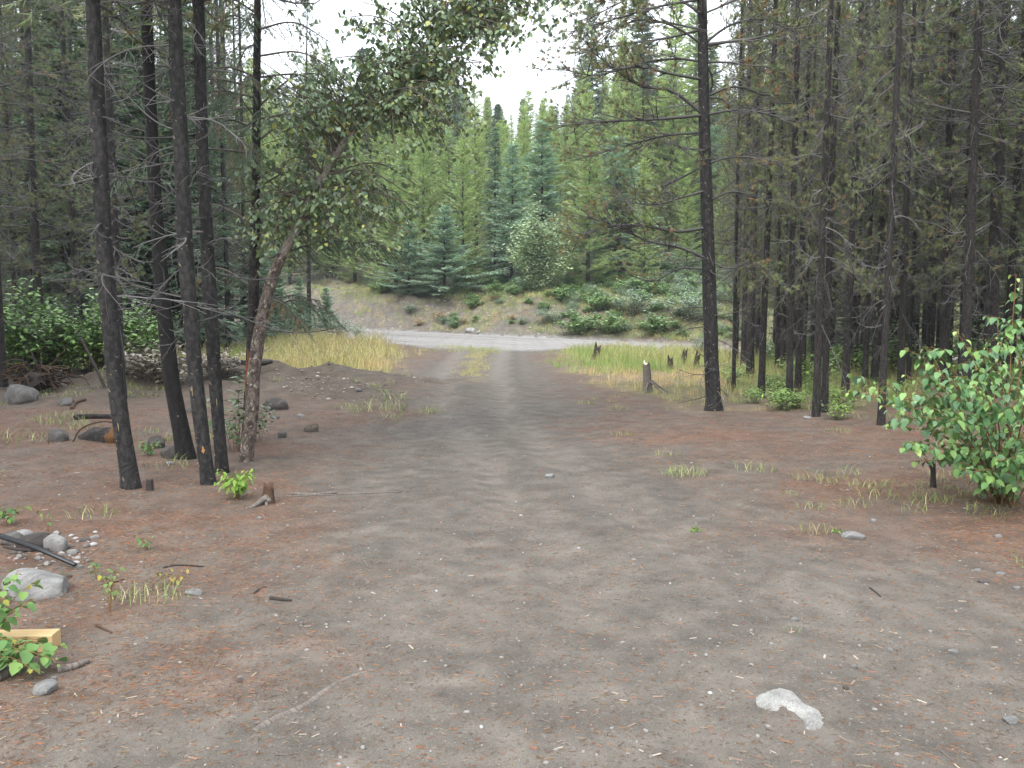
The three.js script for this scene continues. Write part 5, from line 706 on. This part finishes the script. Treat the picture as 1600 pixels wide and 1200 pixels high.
stick('log', [[116, 656], [150, 654], [182, 655]], 0.05, barkPine, 'short dark log lying across the mound beside the foremost trunk', 'log'); stick('branch', [[422, 936], [438, 938], [455, 940]], 0.012, matDarkWood, 'straight dark brown stick on the dirt left of centre', 'stick'); stick('branch', [[397, 928], [405, 922], [416, 918]], 0.007, matDarkWood, 'small dark twig just above the straight brown stick', 'twig'); stick('branch', [[1359, 919], [1367, 925], [1376, 933]], 0.006, matDarkWood, 'short dark twig on the dirt at right', 'twig'); stick('branch', [[566, 874], [571, 880], [575, 887]], 0.006, matWoodGrey, 'short grey twig on the driveway above centre', 'twig');
stick('surface_root', [[395, 1142], [430, 1122], [470, 1104], [500, 1084], [530, 1064], [560, 1052], [598, 1042]], 0.022, matWoodGrey, 'long half buried grey root in the dirt at lower left', 'root', -0.5, 0.35); stick('branch', [[90, 1050], [112, 1046], [138, 1036]], 0.02, matWoodGrey, 'weathered grey stick in front of the board', 'stick'); stick('branch', [[-10, 1066], [8, 1058], [22, 1050]], 0.03, matWoodGrey, 'thick grey stick at the left edge below the board', 'stick'); stick('branch', [[150, 978], [162, 984], [175, 990]], 0.008, matRot, 'small brown bark piece below the yellow green seedling', 'stick'); stick('branch', [[160, 914], [180, 910], [194, 906]], 0.006, matDarkWood, 'thin dark twig lying behind the yellow green seedling', 'twig'); stick('branch', [[455, 773], [490, 774], [526, 771]], 0.016, matWoodGrey, 'pale grey branch lying on the driveway edge by the cut stump', 'stick'); stick('branch', [[440, 776], [560, 772], [640, 768]], 0.006, matWoodGrey, 'long thin bleached stem lying toward the driveway', 'stick'); stick('branch', [[255, 888], [275, 884], [318, 886]], 0.007, matDarkWood, 'thin dark stick on the needles above the yellowing weed', 'stick');
{ // black strip on the stone pile
  const a = G(-30, 866, 0.2), b = G(60, 884, 0.13), c = G(118, 890, 0.03), mb = new MB(), o = c.clone(); mb.tube(curve([a, b, c].map((p) => p.sub(o)), 12), (t) => 0.022 * (1 - 0.3 * t), 10, {}); const g = mb.smooth(false); g.scale(1, 0.8, 1); const m = solo('plastic_strip', g, new THREE.MeshStandardMaterial({ color: 0x1b1c1f, roughness: 0.35 }), 'shiny black plastic strip lying across the stone pile', 'strip'); m.position.copy(o);
  const b2 = new MB(); b2.tube(curve([G(8, 878, 0.1), G(40, 884, 0.1), G(78, 880, 0.09)].map((p) => p.sub(o)), 8), 0.012 && (() => 0.011), 7, {}); const m2 = solo('branch', b2.smooth(false), matDarkWood, 'short dark stick across the black strip', 'stick'); m2.position.copy(o);
}
{ // sawn lumber under the round-leaved shrub
  const f = G(80, 1018), L = 0.9, hgt = 0.082, dep = 0.09, shape = new THREE.Shape(), q = 0.004; shape.moveTo(q, 0); shape.lineTo(dep - q, 0); shape.quadraticCurveTo(dep, 0, dep, q); shape.lineTo(dep, hgt - q); shape.quadraticCurveTo(dep, hgt, dep - q, hgt); shape.lineTo(q, hgt); shape.quadraticCurveTo(0, hgt, 0, hgt - q); shape.lineTo(0, q); shape.quadraticCurveTo(0, 0, q, 0);
  const g = new THREE.ExtrudeGeometry(shape, { depth: L, bevelEnabled: true, bevelSize: 0.002, bevelThickness: 0.002, bevelSegments: 2, curveSegments: 4 }); g.rotateY(-Math.PI / 2); const u = g.getAttribute('uv'), p = g.getAttribute('position'); for (let k = 0; k < u.count; k++) u.setXY(k, p.getX(k) * 1.4, (p.getY(k) + p.getZ(k)) * 4);
  const m = solo('lumber', g, new THREE.MeshStandardMaterial({ map: woodTex(910, '#c8ad80', '#9a7747'), roughness: 0.75 }), 'fresh yellow sawn timber under the round leaved shrub', 'lumber'); m.position.set(f.x, f.y - 0.005, f.z - dep); m.rotation.y = 0.06;
}
{ // uprooted stump at the far left
  const f = G(58, 614), t = thing('uprooted_stump', 'uprooted reddish brown stump with tangled roots by the broad boulder', 'stump', f), r = rng(930), body = rockGeo(931, 0.5, 0.34, 0.36, 0.95, 5); body.translate(0, 0.17, 0); part('trunk', body, matDarkWood, t);
  for (let k = 0; k < 70; k++) { const a = r() * 6.283, l = 0.3 + 0.6 * r() * r() * 1.4, mb = new MB(), p0 = V(Math.cos(a) * 0.18, 0.12 + 0.38 * r(), Math.sin(a) * 0.14), d = V(Math.cos(a), 0.8 - 1.3 * r(), Math.sin(a) * 0.7).normalize(), pts = [p0]; for (let z = 1; z <= 8; z++) { d.add(V((r() - 0.5) * 1.0, (r() - 0.6) * 0.9, (r() - 0.5) * 1.0)).normalize(); const n = pts[z - 1].clone().addScaledVector(d, l / 8); n.y = Math.max(n.y, 0.0); pts.push(n); } mb.tube(pts, (u) => (0.008 + 0.018 * ((k * 7) % 5) / 4) * (1 - 0.8 * u) + 0.002, 5, { rough: 0.3, seed: k, freq: 20 }); part('root', mb.smooth(false), k % 3 ? matRot : matDarkWood, t); }
}
stick('branch', [[92, 596], [100, 580], [108, 566]], 0.014, matWoodPale, 'pale dead branch leaning up from the uprooted stump', 'branch', 8); stick('branch', [[112, 640], [120, 630], [134, 626]], 0.03, matRot, 'broken reddish root lying right of the uprooted stump', 'branch');
{ // leaning pole in the undergrowth
  const a = G(166, 606), b = at(126, 528, -a.z + 0.3), mb = new MB(); mb.tube(curve([V(0, -0.05, 0), b.clone().sub(a).multiplyScalar(0.5), b.clone().sub(a)], 8), (t) => 0.03 * (1 - 0.4 * t), 8, { rough: 0.1 }); const m = solo('leaning_pole', mb.smooth(false), matDarkWood, 'dark dead pole leaning left in the undergrowth', 'pole'); m.position.copy(a);
}
{ // rotten orange log end
  const f = G(172, 690), t = thing('rotten_log', 'rotten log half buried with an orange broken end', 'log', f), a = new MB(); a.tube(curve([V(-0.4, -0.06, -0.3), V(-0.12, 0.02, -0.1), V(0.08, 0.05, 0.02)], 12), (u) => 0.13 - 0.02 * u, 16, { rough: 0.35, seed: 5, freq: 16 }); part('trunk', a.smooth(false), barkPine, t); const b = new MB(); b.tube([V(0.05, 0.05, 0.0), V(0.1, 0.05, 0.04), V(0.13, 0.04, 0.07)], [0.1, 0.105, 0.05], 14, { rough: 0.5, seed: 8, freq: 20 }); part('broken_end', b.smooth(false), new THREE.MeshStandardMaterial({ map: woodTex(941, '#6b4b2b', '#2f1e10'), roughness: 0.95 }), t); const c = new MB(); c.tube(curve([V(-0.42, -0.02, 0.05), V(-0.3, 0.16, 0.06), V(-0.05, 0.24, 0.04), V(0.2, 0.2, 0.05)], 10), () => 0.009, 6, { rough: 0.3 }); part('root', c.smooth(false), matRot, t);
}
{ // brush pile with dried leaves, and the dark limb beside it
  const g = bushGeo({ seed: 951, stems: 34, w: 2.1, h: 0.85, sr: 0.014, leaves: 1300, low: 0.2, fluff: 0.32, leaf: 0.11, ratio: 0.5, simple: false, cols: [C(0.3, 0.26, 0.19), C(0.24, 0.2, 0.14), C(0.36, 0.32, 0.25), C(0.18, 0.14, 0.1)] });
  const t = thing('brush_pile', 'heap of cut branches with dried tan leaves behind the charred trunks', 'brush pile', G(250, 596)); part('branches', g.branches, matTwig, t, 'stuff'); part('dead_leaves', g.foliage, matLeaf, t, 'stuff'); t.scale.set(1.0, 0.85, 0.75);
  const t2 = thing('brush_pile', 'smaller heap of dried tan branches between charred trunks and leaning tree', 'brush pile', G(340, 588)); part('branches', g.branches, matTwig, t2, 'stuff'); part('dead_leaves', g.foliage, matLeaf, t2, 'stuff'); t2.scale.set(0.6, 0.6, 0.6); t2.rotation.y = 2;
  stick('log', [[325, 590], [360, 580], [400, 584], [425, 580]], 0.06, barkChar, 'dark crooked limb lying behind the leaning tree', 'log', 3);
}
// ---------------------------------------------------------------- litter too small to pick apart
{
  const r = rng(970), N = new MB(); N.needle(0, 0, 0, 1, 0.02, 0, 0.04, 0.0013, r, [1, 1, 1]); N.needle(0, 0, 0, 0.97, 0.05, 0.22, 0.037, 0.0013, r, [1, 1, 1]);
  const L = []; for (let k = 0; k < 150000 && L.length < 42000; k++) { const d = 2.4 + 11 * Math.pow(r(), 1.3), x = pxAt(-150 + 1900 * r(), d); if (r() > 0.1 + 0.9 * redAt(x, d) * (0.6 + 0.6 * vn(x * 1.5, d * 1.5, 97))) continue; const c = r() < 0.7 ? C(0.24 + 0.12 * r(), 0.12 + 0.05 * r(), 0.07) : r() < 0.6 ? C(0.3, 0.23, 0.16) : C(0.14, 0.09, 0.06); L.push([P(x, d, 0.004), (r() - 0.5) * 0.3, r() * 6.28, (r() - 0.5) * 0.3, 0.8 + 0.5 * r(), 1, 1, c]); }
  scatter('pine_needles', N.geo(false), new THREE.MeshStandardMaterial({ roughness: 0.8, side: THREE.DoubleSide }), L, 'fallen rusty pine needles scattered over the yard', 'needles');
  const pebble = rockGeo(980, 1, 0.6, 0.8, 0.3, 1), chip = new THREE.BoxGeometry(1, 0.25, 0.35); const Pb = [], Ch = [], Sl = [];
  for (let k = 0; k < 4600; k++) { const d = 2.4 + 17 * Math.pow(r(), 1.6), x = pxAt(-100 + 1800 * r(), d), s = 0.005 + 0.02 * r() ** 5, q = r(), c = q < 0.08 ? C(0.36, 0.355, 0.345) : q < 0.6 ? C(0.22, 0.205, 0.19) : C(0.16, 0.14, 0.125); Pb.push([P(x, d, s * 0.1), 0, r() * 6.28, 0, s * (1 + 0.5 * r()), s, s, c]); }
  for (let k = 0; k < 130; k++) { const g = G(75 + 95 * (r() + r() - 1), 862 + 34 * (r() + r() - 1)), s = 0.012 + 0.045 * r() ** 2, e = r(); Pb.push([V(g.x, g.y + s * 0.15, g.z), 0, r() * 6.28, 0, s * 1.3, s, s, e < 0.25 ? C(0.34, 0.33, 0.32) : e < 0.7 ? C(0.24, 0.225, 0.21) : C(0.13, 0.115, 0.105)]); }
  for (const [mx, md, rx, rd] of MOUNDS) for (let k = 0; k < 420; k++) { const a = r() * 6.283, q = Math.sqrt(r()) * 1.1, x = mx + Math.cos(a) * rx * q, d = md + Math.sin(a) * rd * q, s = 0.012 + 0.06 * r() ** 4, e = r(); Pb.push([P(x, d, s * 0.1), 0, r() * 6.28, 0, s * (1 + 0.5 * r()), s, s, e < 0.15 ? C(0.36, 0.34, 0.31) : e < 0.6 ? C(0.2, 0.165, 0.13) : C(0.12, 0.09, 0.07)]); }
  for (let k = 0; k < 900; k++) { const d = 44 + 12 * r(), x = pxAt(520 + 600 * r(), d), s0 = roadS(x, d); if (s0 < 3 || s0 > 9) continue; const s = 0.04 + 0.14 * r() ** 3; Pb.push([P(x, d, s * 0.1), 0, r() * 6.28, 0, s * 1.3, s, s, C(0.36, 0.33, 0.3)]); }
  for (let k = 0; k < 2600; k++) { const d = 2.4 + 13 * Math.pow(r(), 1.4), x = pxAt(-100 + 1800 * r(), d), l = 0.01 + 0.04 * r() ** 3, e = r(); Ch.push([P(x, d, 0.002), (r() - 0.5) * 0.3, r() * 6.28, (r() - 0.5) * 0.2, l, 0.006 + 0.01 * r(), l * (0.3 + 0.4 * r()), e < 0.2 ? C(0.36, 0.31, 0.25) : e < 0.65 ? C(0.22, 0.16, 0.12) : C(0.12, 0.095, 0.08)]); }
  scatter('pebbles', pebble, new THREE.MeshStandardMaterial({ roughness: 0.92 }), Pb, 'small pebbles and gravel strewn over dirt, mound and bank', 'pebbles'); scatter('wood_chips', chip, new THREE.MeshStandardMaterial({ roughness: 0.9 }), Ch, 'small bits of bark and wood on the yard', 'wood chips');
}
renderer.render(scene, camera);
